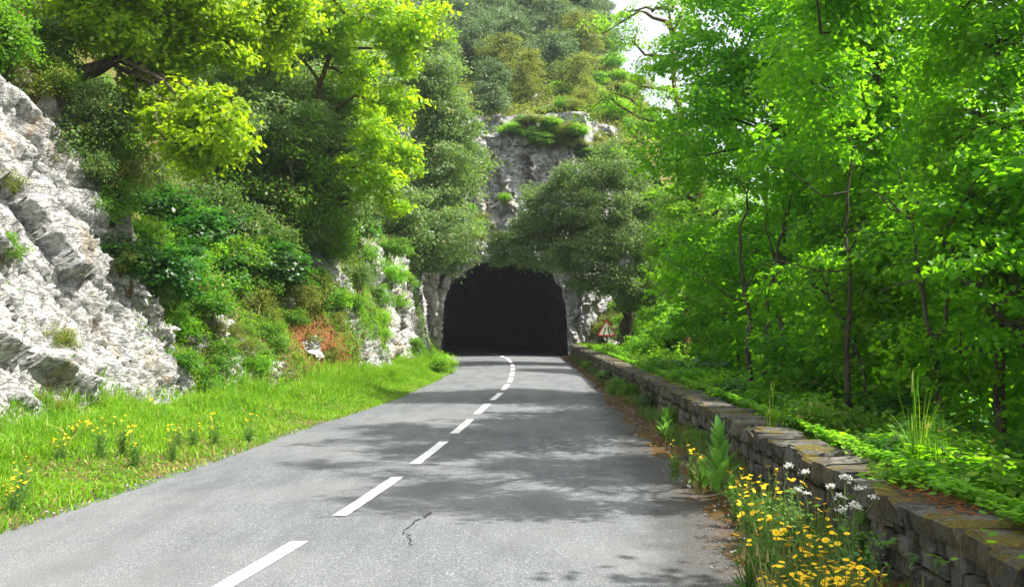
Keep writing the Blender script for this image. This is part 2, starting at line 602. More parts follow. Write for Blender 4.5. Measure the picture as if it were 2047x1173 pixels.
def make_stone(name, a, b, moss_top):
    m, nt, out = new_mat(name); n = N(nt)
    p = n.pos()
    st = n.pos(scale=(1, 1, .35))
    v = n.noise(p, 4, 6, .65); f = n.noise(p, 30, 6, .75); s = n.noise(st, 9, 5, .7)
    oi = n.node('ShaderNodeObjectInfo').outputs['Random']
    col = n.mix(n.ramp(v, .35, .65), a, b)
    col = n.mix(n.ramp(oi, 0, 1, 0, .45), col, tuple(x * .5 for x in a))
    col = n.mix(n.ramp(s, .50, .62, 0, .85), col, (.035, .032, .028))
    col = n.mix(n.ramp(f, .60, .68, 0, .8), col, (.50, .48, .42))
    nz = n.node('ShaderNodeSeparateXYZ'); n.link(n.node('ShaderNodeNewGeometry').outputs['Normal'], nz.inputs[0])
    m1 = n.math('MULTIPLY', n.ramp(nz.outputs[2], .3, .8, .35, 1), n.ramp(n.noise(n.pos(rot=(0, 1, 0)), 2.0, 6, .7), .56 - moss_top, .66 - moss_top))
    col = n.mix(m1, col, (.10, .085, .018))
    m2 = n.math('MULTIPLY', m1, n.ramp(f, .5, .6))
    col = n.mix(m2, col, (.20, .14, .03))
    n.link(n.bsdf(col, .92, n.bump(n.math('ADD', f, n.math('MULTIPLY', v, 1.5)), .02), .15), out.inputs[0])
    return m


M['stone'] = make_stone('lichened_rubble_stone', (.11, .105, .092), (.24, .23, .20), .06)
M['coping'] = make_stone('weathered_coping_stone', (.085, .08, .072), (.185, .175, .155), .07)
M['mortar'] = make_stone('dark_mossy_mortar', (.07, .065, .055), (.11, .10, .08), .1)

# ------------------------------------------------------------------ layout curves (metres, camera at the origin looking along +Y)
XC = curve([-20, -8, 0, 7.1, 8.6, 12, 15.7, 19.3, 22.8, 26, 29, 32, 38, 43, 49.7, 56, 66, 80, 100],
           [-7.2, -4.6, -2.95, -1.97, -1.72, -1.33, -1.01, -.75, -.53, -.30, -.16, -.05, .03, .03, -.15, -.7, -2.3, -6, -14], 3)
XL = curve([-20, -8, 0, 9.3, 13.1, 15.6, 19.1, 24.7, 32.9, 37.8, 48.5, 54, 66, 80, 100],
           [-10.4, -7.8, -5.9, -4.53, -4.08, -3.88, -3.49, -2.86, -2.4, -2.3, -2.75, -3.6, -5.6, -9.3, -17.3], 3)
XR = curve([-20, -8, 0, 7.1, 9.3, 14.65, 21.2, 32, 51.8, 56, 66, 80, 100],
           [-2.8, -.6, .75, 1.62, 1.86, 2.12, 2.3, 2.5, 2.75, 2.6, 1.0, -2.7, -10.7], 3)
XW = curve([-20, 0, 5, 5.8, 8.3, 10, 12.6, 18, 26, 44, 52], [1.0, 2.25, 2.42, 2.45, 2.49, 2.52, 2.6, 2.66, 2.70, 2.82, 2.9], 3)
WTOP = .65
XB = curve([-20, 0, 10, 15.7, 20.6, 22, 25, 29.5, 36, 43, 50, 54, 60], [-15, -10.6, -8.2, -7.25, -6.25, -5.65, -4.8, -4.2, -3.8, -3.7, -4.0, -4.4, -5.0], 1.6)


# ------------------------------------------------------------------ road
def build_road():
    ys = np.arange(-20, 97, .4); nc = 25
    u = np.linspace(0, 1, nc)
    L, R_ = XL(ys) - .05, XR(ys) + .35
    X = L[:, None] + (R_ - L)[:, None] * u[None]
    Y = np.repeat(ys[:, None], nc, 1)
    Z = .05 * np.sin(np.clip(u, 0, 1) * pi)[None] - .05 + 0 * X
    e = np.maximum(sstep(.70, 1.0, u)[None] * (1 - .75 * sstep(25, 40, ys))[:, None], sstep(.035, .0, u)[None] * .8 + 0 * X)
    v = np.stack([X, Y, Z], -1).reshape(-1, 3)
    o = mesh_np('road', v, grid_faces(len(ys), nc), M['asphalt'], smooth=True, attrs={'edge': (e + 0 * X).ravel()})
    tag(o, kind='structure')
    return o


road = build_road()


def road_z(x, y):
    L, R_ = XL(y) - .05, XR(y) + .35
    u = np.clip((x - L) / (R_ - L), 0, 1)
    return .05 * np.sin(u * pi) - .05


for k in range(-6, 16):
    yf = 8.57 + 3.56 * k
    ys = np.linspace(yf - 2.42, yf, 7)
    v = []
    for i, y in enumerate(ys):
        for s in (-1, 1):
            x = XC(y) + s * .07 + RNG.normal() * .002
            v.append((x, y + (s * .012), road_z(x, y) + .008))
    f = [[2 * i, 2 * i + 1, 2 * i + 3, 2 * i + 2] for i in range(6)]
    mesh_np('lane_marking', v, f, M['paint'], road)

M['crack'] = flat_mat('tar_dark_crack', (.035, .036, .038), .9, .1)


def crack(pts, w, parent):
    pts = np.array(pts, float)
    q = []
    for a, b in zip(pts[:-1], pts[1:]):
        for t in np.linspace(0, 1, 7)[:-1]:
            q.append(a + (b - a) * t)
    q.append(pts[-1]); q = np.array(q)
    q[1:-1] += RNG.normal(size=(len(q) - 2, 2)) * .018
    v = []
    for i, p in enumerate(q):
        ww = w * (.3 + RNG.random()) * (1 if 0 < i < len(q) - 1 else .1)
        for s in (-1, 1):
            x = p[0] + s * ww; v.append((x, p[1] + s * ww * .5, road_z(x, p[1]) + .006))
    mesh_np('crack', v, [[2 * i, 2 * i + 1, 2 * i + 3, 2 * i + 2] for i in range(len(q) - 1)], M['crack'], parent)


def ground_px(px, py):
    Y = CAMZ * F / (py - HOR)
    return ((px - CX) / F * Y, Y)


crack([ground_px(806, 1062), ground_px(838, 1040), ground_px(862, 1024)], .012, road)
crack([ground_px(806, 1062), ground_px(822, 1078), ground_px(812, 1095)], .006, road)
crack([ground_px(1010, 898), ground_px(1040, 892)], .014, road)
crack([ground_px(610, 886), ground_px(642, 888)], .014, road)


# ------------------------------------------------------------------ left bank: verge, rock face, upper slope
def bank_height(Y):
    return np.interp(Y, [-20, 18, 20.5, 22.5, 25, 28, 30, 40, 50, 56], [7.5, 6.6, 5.6, 3.6, 3.3, 3.6, 4.0, 4.4, 5.2, 6.0])


def bank_lean(Y):
    return np.interp(Y, [-20, 12, 18, 20.5, 22.0, 25, 28, 30, 56], [.5, .42, .36, .30, .72, .75, .5, .22, .10])


def bank_point(Y, s):
    """s: 0..1 verge, 1..2 face, 2..3 upper slope"""
    Y = np.asarray(Y, float); s = np.asarray(s, float)
    xl, xb, H, ln = XL(Y), XB(Y), bank_height(Y), bank_lean(Y)
    a = np.clip(s, 0, 1); b = np.clip(s - 1, 0, 1); c = np.clip(s - 2, 0, 1)
    zb = .10 + .03 * np.clip(xl - xb - 1, 0, 3)
    X = xl + .12 + (xb - xl - .12) * a - b * H * ln - c * 26
    Z = -.06 + (zb + .06) * a ** 1.0 + b * (H - zb * .5) + c * 20
    return X, Z


def build_bank():
    yn = np.concatenate([np.arange(-20, 6, .5), np.arange(6, 13, .15), np.arange(13, 24, .055), np.arange(24, 34, .075), np.arange(34, 57, .12)])
    sn = np.concatenate([np.linspace(0, 1, 22)[:-1], np.linspace(1, 2, 100)[:-1], 2 + np.linspace(0, 1, 50) ** 1.7])
    YY, SS = np.meshgrid(yn, sn, indexing='ij')
    y = YY.ravel(); s = SS.ravel()
    X, Z = bank_point(y, s)
    p = np.stack([X, y, Z], 1)
    face = sstep(.93, 1.06, s) * (1 - sstep(1.92, 2.08, s))
    # where bare rock shows
    slab = 1 - sstep(20.2, 21.6, y + .8 * (vnoise(p * .8, 5) - .5) * 2)
    cliff = sstep(28.0, 30.0, y + 1.4 * (vnoise(p * .7, 6) - .5))
    n1 = fbm(p * np.array([.35, .35, .5]), 41, 4)
    mid = np.clip(.28 + n1 * 2.2, 0, .8) * (1 - slab) * (1 - cliff)
    rock = face * (slab * (1.05 + n1 * .5) + cliff * np.clip(.86 + n1 * 2.3, 0, 1.2) + mid)
    rock = rock + (1 - face) * sstep(1.9, 2.3, s) * (.15 + n1 * .8)
    soil = np.exp(-((y - 27.2) / 1.9) ** 2 - ((Z - 1.1) / 1.1) ** 2) * face
    rock = rock * (1 - np.clip(soil * 1.5, 0, 1))
    amt = np.clip(rock, 0, 1) * sstep(.98, 1.08, s)
    # crags: tilted beds, facets, knobs
    q = p.copy(); rot = p[:, 2] * .75 + p[:, 1] * .45
    q = np.stack([p[:, 0] * .6, (p[:, 1] * .8 - p[:, 2] * .6) * .45, (p[:, 1] * .6 + p[:, 2] * .8) * 1.25], 1)
    d1, d2, cid = worley(q + .35 * np.stack([fbm(p * .9, 1), fbm(p * .9, 2), fbm(p * .9, 3)], 1), 3)
    e1, e2, eid = worley(p * np.array([1.6, 1.6, 2.3]) + .5 * fbm(p * 2, 9)[:, None], 8)
    g1, g2, gid = worley(p * 4.6, 15)
    h1, h2, hid = worley(q * 3.1 + 4, 19)
    disp = (cid - .5) * .16 - .10 * (1 - sstep(0, .10, d2 - d1)) + (eid - .5) * .11 - .06 * (1 - sstep(0, .10, e2 - e1)) \
        + (gid - .5) * .05 + (hid - .5) * .05 + fbm(p * .35, 21, 3) * 1.1 + facets(q * .75 + .3 * fbm(p, 33)[:, None], 34, .22, .75) + facets(q * 2.3 + .3 * fbm(p * 2, 35)[:, None], 36, .09, .30) + facets(p * 5.5, 38, .045, .10) + fbm(p * 5, 32, 3) * .14
    disp = disp * amt + (1 - amt) * (fbm(p * .6, 51, 5) * 1.0 + fbm(p * 4, 52, 4) * .10) * sstep(.9, 1.2, s)
    disp *= (1 - .6 * sstep(2.6, 3, s))
    dirn = np.stack([np.full_like(y, .83), -.35 * np.ones_like(y), np.full_like(y, .3)], 1)
    p = p + dirn * disp[:, None]
    # verge unevenness
    v = (1 - sstep(.9, 1.05, s)) * sstep(-.05, .30, s)
    p[:, 2] += v * (fbm(p * np.array([1.2, 1.2, 1]), 61, 5) * .14 + fbm(p * np.array([6, 6, 1]), 62, 3) * .05)
    o = mesh_np('rock_bank', p, grid_faces(len(yn), len(sn))[:, ::-1], M['bank'], smooth=False,
                attrs={'rock': np.clip(rock, 0, 1.2), 'soil': soil})
    # facets on the rock, smooth on the earth
    tag(o, kind='structure')
    return yn, sn, p.reshape(len(yn), len(sn), 3), rock.reshape(len(yn), len(sn))


B_Y, B_S, B_P, B_R = build_bank()


def bank_at(Y, s):
    """a point on the finished bank surface"""
    i = int(np.clip(np.searchsorted(B_Y, Y), 0, len(B_Y) - 1)); j = int(np.clip(np.searchsorted(B_S, s), 0, len(B_S) - 1))
    return B_P[i, j].copy()


_bflat = B_P.reshape(-1, 3)


def bank_z(x, y):
    d = (_bflat[:, 0] - x) ** 2 + (_bflat[:, 1] - y) ** 2
    k = np.argsort(d)[:3]
    return float(_bflat[k, 2].max())


def bank_hit(px, py):
    """bank surface point seen at a photograph pixel (nearest to the camera)"""
    with np.errstate(all='ignore'):
        u = (_bflat[:, 0] / _bflat[:, 1]) * F + CX
        w = HOR - (_bflat[:, 2] - CAMZ) / _bflat[:, 1] * F
    ok = (_bflat[:, 1] > 5) & ((u - px) ** 2 + (w - py) ** 2 < 22 ** 2)
    if not ok.any():
        return None
    c = _bflat[ok]
    return c[np.argmin(c[:, 1])].copy()


# ------------------------------------------------------------------ right verge strip, valley side, hill, far ground
def build_right_verge():
    ys = np.concatenate([np.arange(-20, 4, .4), np.arange(4, 20, .06), np.arange(20, 54, .15)]); nc = 26
    u = np.linspace(0, 1, nc)
    a = XR(ys) - .35; b = XW(ys) + .15
    X = a[:, None] + (b - a)[:, None] * u; Y = np.repeat(ys[:, None], nc, 1)
    p = np.stack([X, Y, 0 * X], -1).reshape(-1, 3)
    uu = np.tile(u, len(ys))
    z = -.09 + .20 * uu + fbm(p * np.array([1.6, 1.1, 1]), 71, 5) * .16 + fbm(p * 9, 72, 4) * .035
    p[:, 2] = z
    o = mesh_np('verge', p, grid_faces(len(ys), nc), M['verge'], smooth=True)
    tag(o, kind='structure')


build_right_verge()


def valley(X, Y):
    x = X - 3.0
    z = .15 - .05 * np.clip(x, 0, 3) - .62 * np.clip(x - .6, 0, 11)
    plat = sstep(38, 46, Y)
    z2 = .45 - .06 * x - .6 * np.clip(x - 6, 0, 12)
    z = z * (1 - plat) + z2 * plat
    z = z + .55 * np.clip(x - 26, 0, 60)
    return z


def build_valley():
    xs = np.concatenate([np.arange(2.75, 9, .35), np.arange(9, 30, 1.2), np.arange(30, 140, 5)])
    ys = np.arange(-40, 64, .8)
    XX, YY = np.meshgrid(xs, ys, indexing='xy')
    p = np.stack([XX.ravel() , YY.ravel(), 0 * XX.ravel()], 1)
    p[:, 0] = np.where(p[:, 0] < 3.2, XW(p[:, 1]) + .22 + (p[:, 0] - 2.75), p[:, 0])
    p[:, 2] = valley(p[:, 0], p[:, 1]) + fbm(p * .3, 81, 4) * .7 * sstep(3, 6, p[:, 0])
    o = mesh_np('valley_side', p, grid_faces(len(ys), len(xs)), M['forest_floor'], smooth=True)
    tag(o, kind='structure')


build_valley()


def hill(X, Y):
    base = np.interp(Y, [57, 62, 80, 110, 150, 220, 320], [11.2, 13.5, 20, 34, 50, 66, 74])
    x0 = np.interp(Y, [57, 65, 80, 100, 150, 320], [6, 6.5, 8, 7.0, 10, 20])
    side = 1 - .80 * sstep(0, 1, (X - x0) / np.interp(Y, [57, 65, 80, 100, 150, 320], [7, 8.2, 9, 6, 7, 14]))
    h = base * side
    lft = 6 + .62 * np.clip(-X - 5, 0, 80)
    return np.maximum(h, lft * sstep(-4, -9, X))


def build_hill():
    xs = np.concatenate([np.arange(-90, -20, 4), np.arange(-20, 26, .5), np.arange(26, 130, 4)])
    ys = np.concatenate([np.arange(56.8, 90, .6), np.arange(90, 330, 4)])
    XX, YY = np.meshgrid(xs, ys, indexing='xy')
    p = np.stack([XX.ravel(), YY.ravel(), hill(XX.ravel(), YY.ravel())], 1)
    n = fbm(p * np.array([.16, .16, .16]), 91, 5)
    p[:, 2] += n * 5 * sstep(57, 66, p[:, 1]) + fbm(p * .9, 92, 4) * 1.0
    rock = np.clip(.12 + fbm(p * .25, 93, 4) * 2.2, 0, .9)
    o = mesh_np('hillside', p, grid_faces(len(ys), len(xs)), M['bank'], smooth=True, attrs={'rock': rock, 'soil': 0 * rock})
    tag(o, kind='structure')
    return p


HILL_P = build_hill()


def hill_z(x, y):
    k = np.argmin((HILL_P[:, 0] - x) ** 2 + (HILL_P[:, 1] - y) ** 2)
    return float(HILL_P[k, 2])


gp = mesh_np('ground', [(-1200, -1200, -9.5), (1200, -1200, -9.5), (1200, 1200, -9.5), (-1200, 1200, -9.5)], [[0, 1, 2, 3]], M['forest_floor'])
tag(gp, kind='structure')

# ------------------------------------------------------------------ tunnel mouth and bore
OUT_PX = [(884, 722), (886, 690), (885, 650), (888, 612), (897, 583), (912, 560), (930, 543), (955, 530), (985, 524), (1020, 523),
          (1055, 526), (1085, 533), (1106, 547), (1120, 570), (1128, 600), (1131, 640), (1134, 680), (1136, 722)]


def opening(n, Y=54.):
    q = np.array([P(a, b, Y)[[0, 2]] for a, b in OUT_PX])
    d = np.concatenate([[0], np.cumsum(np.linalg.norm(np.diff(q, axis=0), axis=1))]); d /= d[-1]
    t = np.linspace(0, 1, n)
    return np.stack([np.interp(t, d, q[:, 0]), np.interp(t, d, q[:, 1])], 1), t


def build_tunnel():
    n = 300
    inn, t = opening(n)
    # outer boundary of the rock face
    ocorn = np.array([(-11, -.6), (-11, 6), (-9, 12.0), (-3, 12.8), (1.2, 13.0), (4.2, 13.0), (7.2, 12.4), (9.6, 10.5), (11, 5), (11, -1.5)])
    d = np.concatenate([[0], np.cumsum(np.linalg.norm(np.diff(ocorn, axis=0), axis=1))]); d /= d[-1]
    out = np.stack([np.interp(t, d, ocorn[:, 0]), np.interp(t, d, ocorn[:, 1])], 1)
    K = 120
    k = np.linspace(0, 1, K) ** 1.25
    p2 = inn[None] + (out - inn)[None] * k[:, None, None]
    X = p2[..., 0].ravel(); Z = p2[..., 1].ravel(); kk = np.repeat(k, n)
    Y = 54 + .30 * np.clip(Z - 5, 0, 20) + .95 * np.clip(X - 3.3, 0, 9) ** 1.15 + .35 * np.clip(-X - 3.5, 0, 9)
    p = np.stack([X, Y, Z], 1)
    q = np.stack([p[:, 0] * .9, p[:, 1] * .5, p[:, 2] * .42], 1)
    d1, d2, cid = worley(q + .4 * np.stack([fbm(p * .8, 1), fbm(p * .8, 2), fbm(p * .8, 3)], 1), 103)
    e1, e2, eid = worley(p * np.array([2.1, 1.5, 1.3]), 108)
    g1, g2, gid = worley(p * np.array([4.2, 3, 2.0]) + fbm(p * 2, 5)[:, None], 109)
    w = p * np.array([1.5, 1, .5]) + fbm(p * .7, 124, 4)[:, None] * 1.2
    disp = (cid - .5) * .18 - .10 * (1 - sstep(0, .08, d2 - d1)) + (eid - .5) * .30 - .08 * (1 - sstep(0, .08, e2 - e1)) + (gid - .5) * .16 \
        + fbm(p * .3, 121, 3) * 1.3 + facets(w * .55, 124, .4, 1.2) + facets(w * 1.6 + fbm(p * 1.5, 125)[:, None] * .4, 126, .2, .55) + facets(p * 3.5, 127, .10, .25) + fbm(p * 5, 122, 3) * .10
    edge = sstep(0, .08, kk)
    p[:, 1] -= disp * (.7 + .3 * edge) - .1
    p[:, 0] += fbm(p * 1.3, 131, 4) * .55 * sstep(.0, .6, p[:, 2])
    p[:, 2] += fbm(p * 1.3, 132, 4) * .5 * sstep(.3, 1.5, p[:, 2])
    rock = np.clip(1.05 + fbm(p * .5, 133, 4) * 1.2, 0, 1.2)
    o = mesh_np('tunnel_portal_rock', p, grid_faces(K, n), M['bank'], attrs={'rock': rock, 'soil': 0 * rock})
    tag(o, 'rugged grey-white limestone cliff around the tunnel mouth', kind='structure')
    # the bore runs on and bends left
    dd = np.concatenate([np.arange(0, 8, .25), np.arange(8, 46, .8)])
    rim = p[:n]
    vs = []
    for di in dd:
        y = 54 + di
        sh = XC(y) - XC(54.)
        r = rim.copy(); r[:, 1] = rim[:, 1] * max(0, 1 - di / 2.) + y * min(1, di / 2.) if di < 2 else y
        r[:, 0] += sh
        vs.append(r)
    v = np.concatenate(vs)
    g1, g2, gid = worley(v * np.array([.8, .8, .8]), 140)
    amp = np.repeat(sstep(0, 1.5, dd), n)
    cx = np.repeat(XC(54 + dd) - .1, n); 
    rad = np.stack([v[:, 0] - cx, v[:, 2] - 2], 1); rad /= np.linalg.norm(rad, axis=1, keepdims=True) + 1e-6
    am = (gid - .5) * .5 + fbm(v * .8, 141, 4) * .7
    v[:, 0] += rad[:, 0] * am * amp; v[:, 2] += rad[:, 1] * am * amp * sstep(.2, 1.5, v[:, 2])
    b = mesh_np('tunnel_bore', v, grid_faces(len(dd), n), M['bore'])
    tag(b, kind='structure')
    last = v[-n:]
    c = last.mean(0)
    vv = np.concatenate([last, [c]])
    f = [[i, i + 1, n] for i in range(n - 1)]
    e = mesh_np('added_bore_cap', vv, f, M['bore']); tag(e, kind='structure')  # added cap closing the bore so its far end stays dark


build_tunnel()

# ------------------------------------------------------------------ parapet wall
wall = thing('parapet_wall', (XW(20.), 20, 0), 'low mossy rubble stone parapet with overhanging coping along the right road edge', 'wall')
wall_o = np.array([float(XW(20.)), 20., 0.])


def stone_var(seed, cuts=2, amp=.09):
    r = np.random.default_rng(seed)
    # chamfered block, 24 verts
    c = .16
    v = []; idx = {}
    import bmesh
    bm = bmesh.new(); bmesh.ops.create_cube(bm, size=1.)
    bmesh.ops.bevel(bm, geom=bm.edges[:], offset=c * .6, segments=1, profile=.5, affect='EDGES')
    for q in bm.verts:
        q.co += mathutils.Vector(r.normal(size=3) * amp * .55)
    bmesh.ops.triangulate(bm, faces=[f for f in bm.faces if len(f.verts) > 4])
    me = bpy.data.meshes.new('stone'); bm.to_mesh(me); bm.free()
    return me


STONES = [stone_var(s) for s in range(10)]
COPS = [stone_var(50 + s, amp=.07) for s in range(8)]
for me in STONES: me.materials.append(M['stone'])
for me in COPS: me.materials.append(M['coping'])


def merged(name, items, mat, parent):
    V, Fq, n = [], [], 0
    F3 = []
    for me, loc, rot, scl in items:
        nv = len(me.vertices); co = np.empty(nv * 3, np.float32); me.vertices.foreach_get('co', co); co = co.reshape(-1, 3) * np.array(scl)
        c, s = math.cos(rot), math.sin(rot)
        co = np.stack([co[:, 0] * c - co[:, 1] * s, co[:, 0] * s + co[:, 1] * c, co[:, 2]], 1) + np.array(loc)
        V.append(co)
        for pl in me.polygons:
            vs = [a + n for a in pl.vertices]
            for k in range(1, len(vs) - 1): F3.append((vs[0], vs[k], vs[k + 1]))
        n += nv
    return mesh_np(name, np.concatenate(V), np.array(F3), mat, parent)


def build_wall():
    # mortar heart
    ys = np.arange(-20, 53, .5)
    x = XW(ys) - wall_o[0]
    prof = [(.15, -.6), (.15, WTOP - .12), (.44, WTOP - .12), (.44, -1.2)]
    v = np.stack([np.stack([x + a, ys - 20, np.full_like(ys, b)], 1) for a, b in prof], 1).reshape(-1, 3)
    r, c = np.meshgrid(np.arange(len(ys) - 1), np.arange(4), indexing='ij')
    c2 = (c + 1) % 4
    f = np.stack([r * 4 + c, r * 4 + c2, (r + 1) * 4 + c2, (r + 1) * 4 + c], -1).reshape(-1, 4)
    mesh_np('mortar_core', v, f, M['mortar'], wall)
    # rubble
    far = []; cnt = 0
    z = -.12
    rows = [.15, .12, .14, .13, .13]
    for hrow in rows:
        y = -6. + RNG.random() * .2
        while y < 52:
            L = RNG.uniform(.14, .34) if y < 22 else RNG.uniform(.2, .4)
            yc = y + L / 2
            hh = hrow * RNG.uniform(.82, 1.05)
            ang = math.atan2(XW(yc + .2) - XW(yc - .2), .4)
            loc = (float(XW(yc)) + .125 + RNG.normal() * .016 - wall_o[0], yc - 20, z + hrow / 2 + RNG.normal() * .008)
            scl = (RNG.uniform(.13, .17), L * .92, hh * .94)
            me = STONES[RNG.integers(len(STONES))]
            if 4.2 < y < 14.2:
                o = link('stone', me, wall); o.location = loc; o.rotation_euler = (RNG.normal() * .06, RNG.normal() * .05, -ang); o.scale = scl
                cnt += 1
            else:
                far.append((me, loc, -ang, scl))
            y += L
        z += hrow
    s = merged('rubble_stones', far, M['stone'], wall); s['kind'] = 'stuff'
    # coping
    y = -6.
    fc = []
    while y < 52:
        L = RNG.uniform(.22, .48); yc = y + L / 2
        ang = math.atan2(XW(yc + .2) - XW(yc - .2), .4)
        loc = (float(XW(yc)) + .235 + RNG.normal() * .012 - wall_o[0], yc - 20, WTOP - .08 + RNG.normal() * .014)
        scl = (RNG.uniform(.45, .51), L * .97, RNG.uniform(.15, .18))
        me = COPS[RNG.integers(len(COPS))]
        if y > 3:
            o = link('coping_stone', me, wall); o.location = loc; o.rotation_euler = (RNG.normal() * .012, RNG.normal() * .025, -ang); o.scale = scl
        else:
            fc.append((me, loc, -ang, scl))
        y += L
    s = merged('coping_run', fc, M['coping'], wall); s['kind'] = 'stuff'
    return cnt


n_st = build_wall()

# ------------------------------------------------------------------ road sign
M['sign_red'] = flat_mat('sign_red', (.42, .035, .02), .45, .5, .3)
M['sign_white'] = flat_mat('sign_cream', (.74, .73, .62), .5, .5, .12)
M['sign_black'] = flat_mat('sign_black', (.015, .016, .016), .5, .4)
M['rust'] = flat_mat('rusty_post', (.20, .10, .06), .7, .3, .5, Metallic=.3)


def rounded_poly(pts, r, n=5):
    out = []
    m = len(pts)
    for i in range(m):
        p = np.array(pts[i], float); a = np.array(pts[i - 1], float); b = np.array(pts[(i + 1) % m], float)
        da = (a - p) / np.linalg.norm(a - p); db = (b - p) / np.linalg.norm(b - p)
        half = math.acos(np.clip(da @ db, -1, 1)) / 2
        t = r / math.tan(half)
        c = p + (da + db) / np.linalg.norm(da + db) * (r / math.sin(half))
        s, e = p + da * t, p + db * t
        for k in range(n + 1):
            q = s + (e - s) * k / n; q = c + (q - c) / np.linalg.norm(q - c) * r
            out.append(q)
    return np.array(out)


def prism(name, poly, y0, y1, mat, parent, hole=None):
    import bmesh
    n = len(poly)
    if hole is None:
        bm = bmesh.new()
        a = [bm.verts.new((p[0], y0, p[1])) for p in poly]; b = [bm.verts.new((p[0], y1, p[1])) for p in poly]
        bm.faces.new(a); bm.faces.new(b[::-1])
        for i in range(n): bm.faces.new((a[i], b[i], b[(i + 1) % n], a[(i + 1) % n]))
    else:
        bm = bmesh.new()
        R4 = [[bm.verts.new((p[0], y, p[1])) for p in q] for q, y in ((poly, y0), (hole, y0), (hole, y1), (poly, y1))]
        for k in range(4):
            A, B_ = R4[k], R4[(k + 1) % 4]
            for i in range(n): bm.faces.new((A[i], A[(i + 1) % n], B_[(i + 1) % n], B_[i]))
    bmesh.ops.recalc_face_normals(bm, faces=bm.faces[:])
    me = bpy.data.meshes.new(name); bm.to_mesh(me); bm.free(); me.materials.append(mat)
    return link(name, me, parent)


def build_sign():
    c = P(1213, 660, 49.5)
    s = thing('road_sign', (c[0], c[1], .35), 'red bordered triangular warning sign showing the road narrowing beside the tunnel', 'road sign', rz=radians(3))
    k = .96; zc = c[2] - .35
    tri = [(-k / 2, -k * .289), (k / 2, -k * .289), (0, k * .577)]
    T = lambda q: [(x, z + zc) for x, z in q]
    outer = rounded_poly(T(tri), .045); inner = rounded_poly(T([(x * .78, z * .78) for x, z in tri]), .03)
    prism('plate', rounded_poly(T([(x * .97, z * .97) for x, z in tri]), .045), .0, .02, M['sign_white'], s)
    prism('border', outer, -.012, .026, M['sign_red'], s, hole=inner)
    for m in (-1, 1):
        w = .024
        path = [(.135 * m, -.215), (.135 * m, -.10), (.072 * m, .0), (.072 * m, .165)]
        L = [(x - w, z) for x, z in path]; R_ = [(x + w, z) for x, z in path]
        prism('symbol_bar', T(L + R_[::-1]), -.006, .002, M['sign_black'], s)
    t = Tubes(10); t.add([(0, .06, -.5), (0, .06, zc + .25)], .035); t.build('post', M['rust'], s)
    for z in (zc - .12, zc + .12):
        b = Tubes(4); b.add([(-.12, .045, z), (.12, .045, z)], .022); b.build('bracket', M['rust'], s)


build_sign()


# ------------------------------------------------------------------ trees
def build_tree(name, base, blobs, label, cat, leaf, bark, leaf_size=.09, per=60, clump_r=.38, dens=1., trunk_r=.16, trunk=None,
               seed=1, up=.55, flat=.55, group=None, limb_r=None, wid=.6, oval=False, twigs=True, smooth_limb=.06, twig_r=.012):
    """blobs in world coordinates; the trunk goes from base through the points in trunk"""
    rng = np.random.default_rng(seed)
    base = np.array(base, float)
    t = thing(name, base, label, cat, group)
    B = [(*(np.array(b[:3]) - base), *b[3:]) for b in blobs]
    cen = np.array([b[:3] for b in B])
    if trunk is None:
        top = cen[:, :].mean(0); top[2] = cen[:, 2].max() * .75
        trunk = [(0, 0, -.3), tuple(top * [.25, .25, .35]), tuple(top * [.7, .7, .7]), tuple(top)]
    else:
        trunk = [tuple(np.array(q) - base) for q in trunk]
    tp = np.array(trunk, float)
    d = np.concatenate([[0], np.cumsum(np.linalg.norm(np.diff(tp, axis=0), axis=1))]); tt = d / d[-1]
    u = np.linspace(0, 1, 16)
    tp = np.stack([np.interp(u, tt, tp[:, k]) for k in range(3)], 1)
    tp[1:-1] = (tp[:-2] + 2 * tp[1:-1] + tp[2:]) / 4
    tp[1:] += rng.normal(size=(15, 3)) * trunk_r * .22
    tr = trunk_r * (1 - .78 * u) * (1 + .5 * np.exp(-u * 14))
    tb = Tubes(9); tb.add(tp, tr, rough=.25, rng=rng); tb.build('trunk', bark, t)
    pts, out, K = crown_points(B, rng, clump_r, per, dens, flat)
    tw = Tubes(3)
    for c, cc in K:
        # limb leaves the trunk a little below the blob
        cand = np.linalg.norm((tp - c) * [1, 1, .8], axis=1) + np.where(tp[:, 2] > c[2] + .2, 2., 0) + np.where(u < .18, 3, 0)
        i = int(np.argmin(cand))
        lr = max(.02, tr[i] * .55 if limb_r is None else limb_r)
        path = bend(tp[i], c, 8, .06, smooth_limb, rng)
        lb = Tubes(6); lb.add(path, np.linspace(lr, max(.012, lr * .22), 8), rough=.2, rng=rng)
        lb.build('limb', bark, t)
        if twigs:
            L = path[3:]
            nodes = [np.array(q) for q in L]; dep = [0] * len(L)
            order = np.argsort(np.linalg.norm(cc - c, axis=1))
            for q in cc[order]:
                dd = np.linalg.norm(np.array(nodes) - q, axis=1)
                j = int(np.argmin(dd)); a = twig_r * .72 ** dep[j]
                tw.add(bend(nodes[j], q, 4, .08, .10, rng), [a, a * .85, a * .7, a * .5], rng=rng)
                nodes.append(q); dep.append(dep[j] + 1)
    if twigs:
        tw.build('twigs', bark, t)['kind'] = 'stuff'
    v, f = leaf_mesh(pts, leaf_size, rng, up, wid, outward=out, oval=oval)
    mesh_np('crown', v, f, leaf, t)
    return t


def fill(n, px, py, Yr, r, seed):
    g = np.random.default_rng(seed)
    return [(g.uniform(*px), g.uniform(*py), g.uniform(*Yr), g.uniform(*r)) for _ in range(n)]


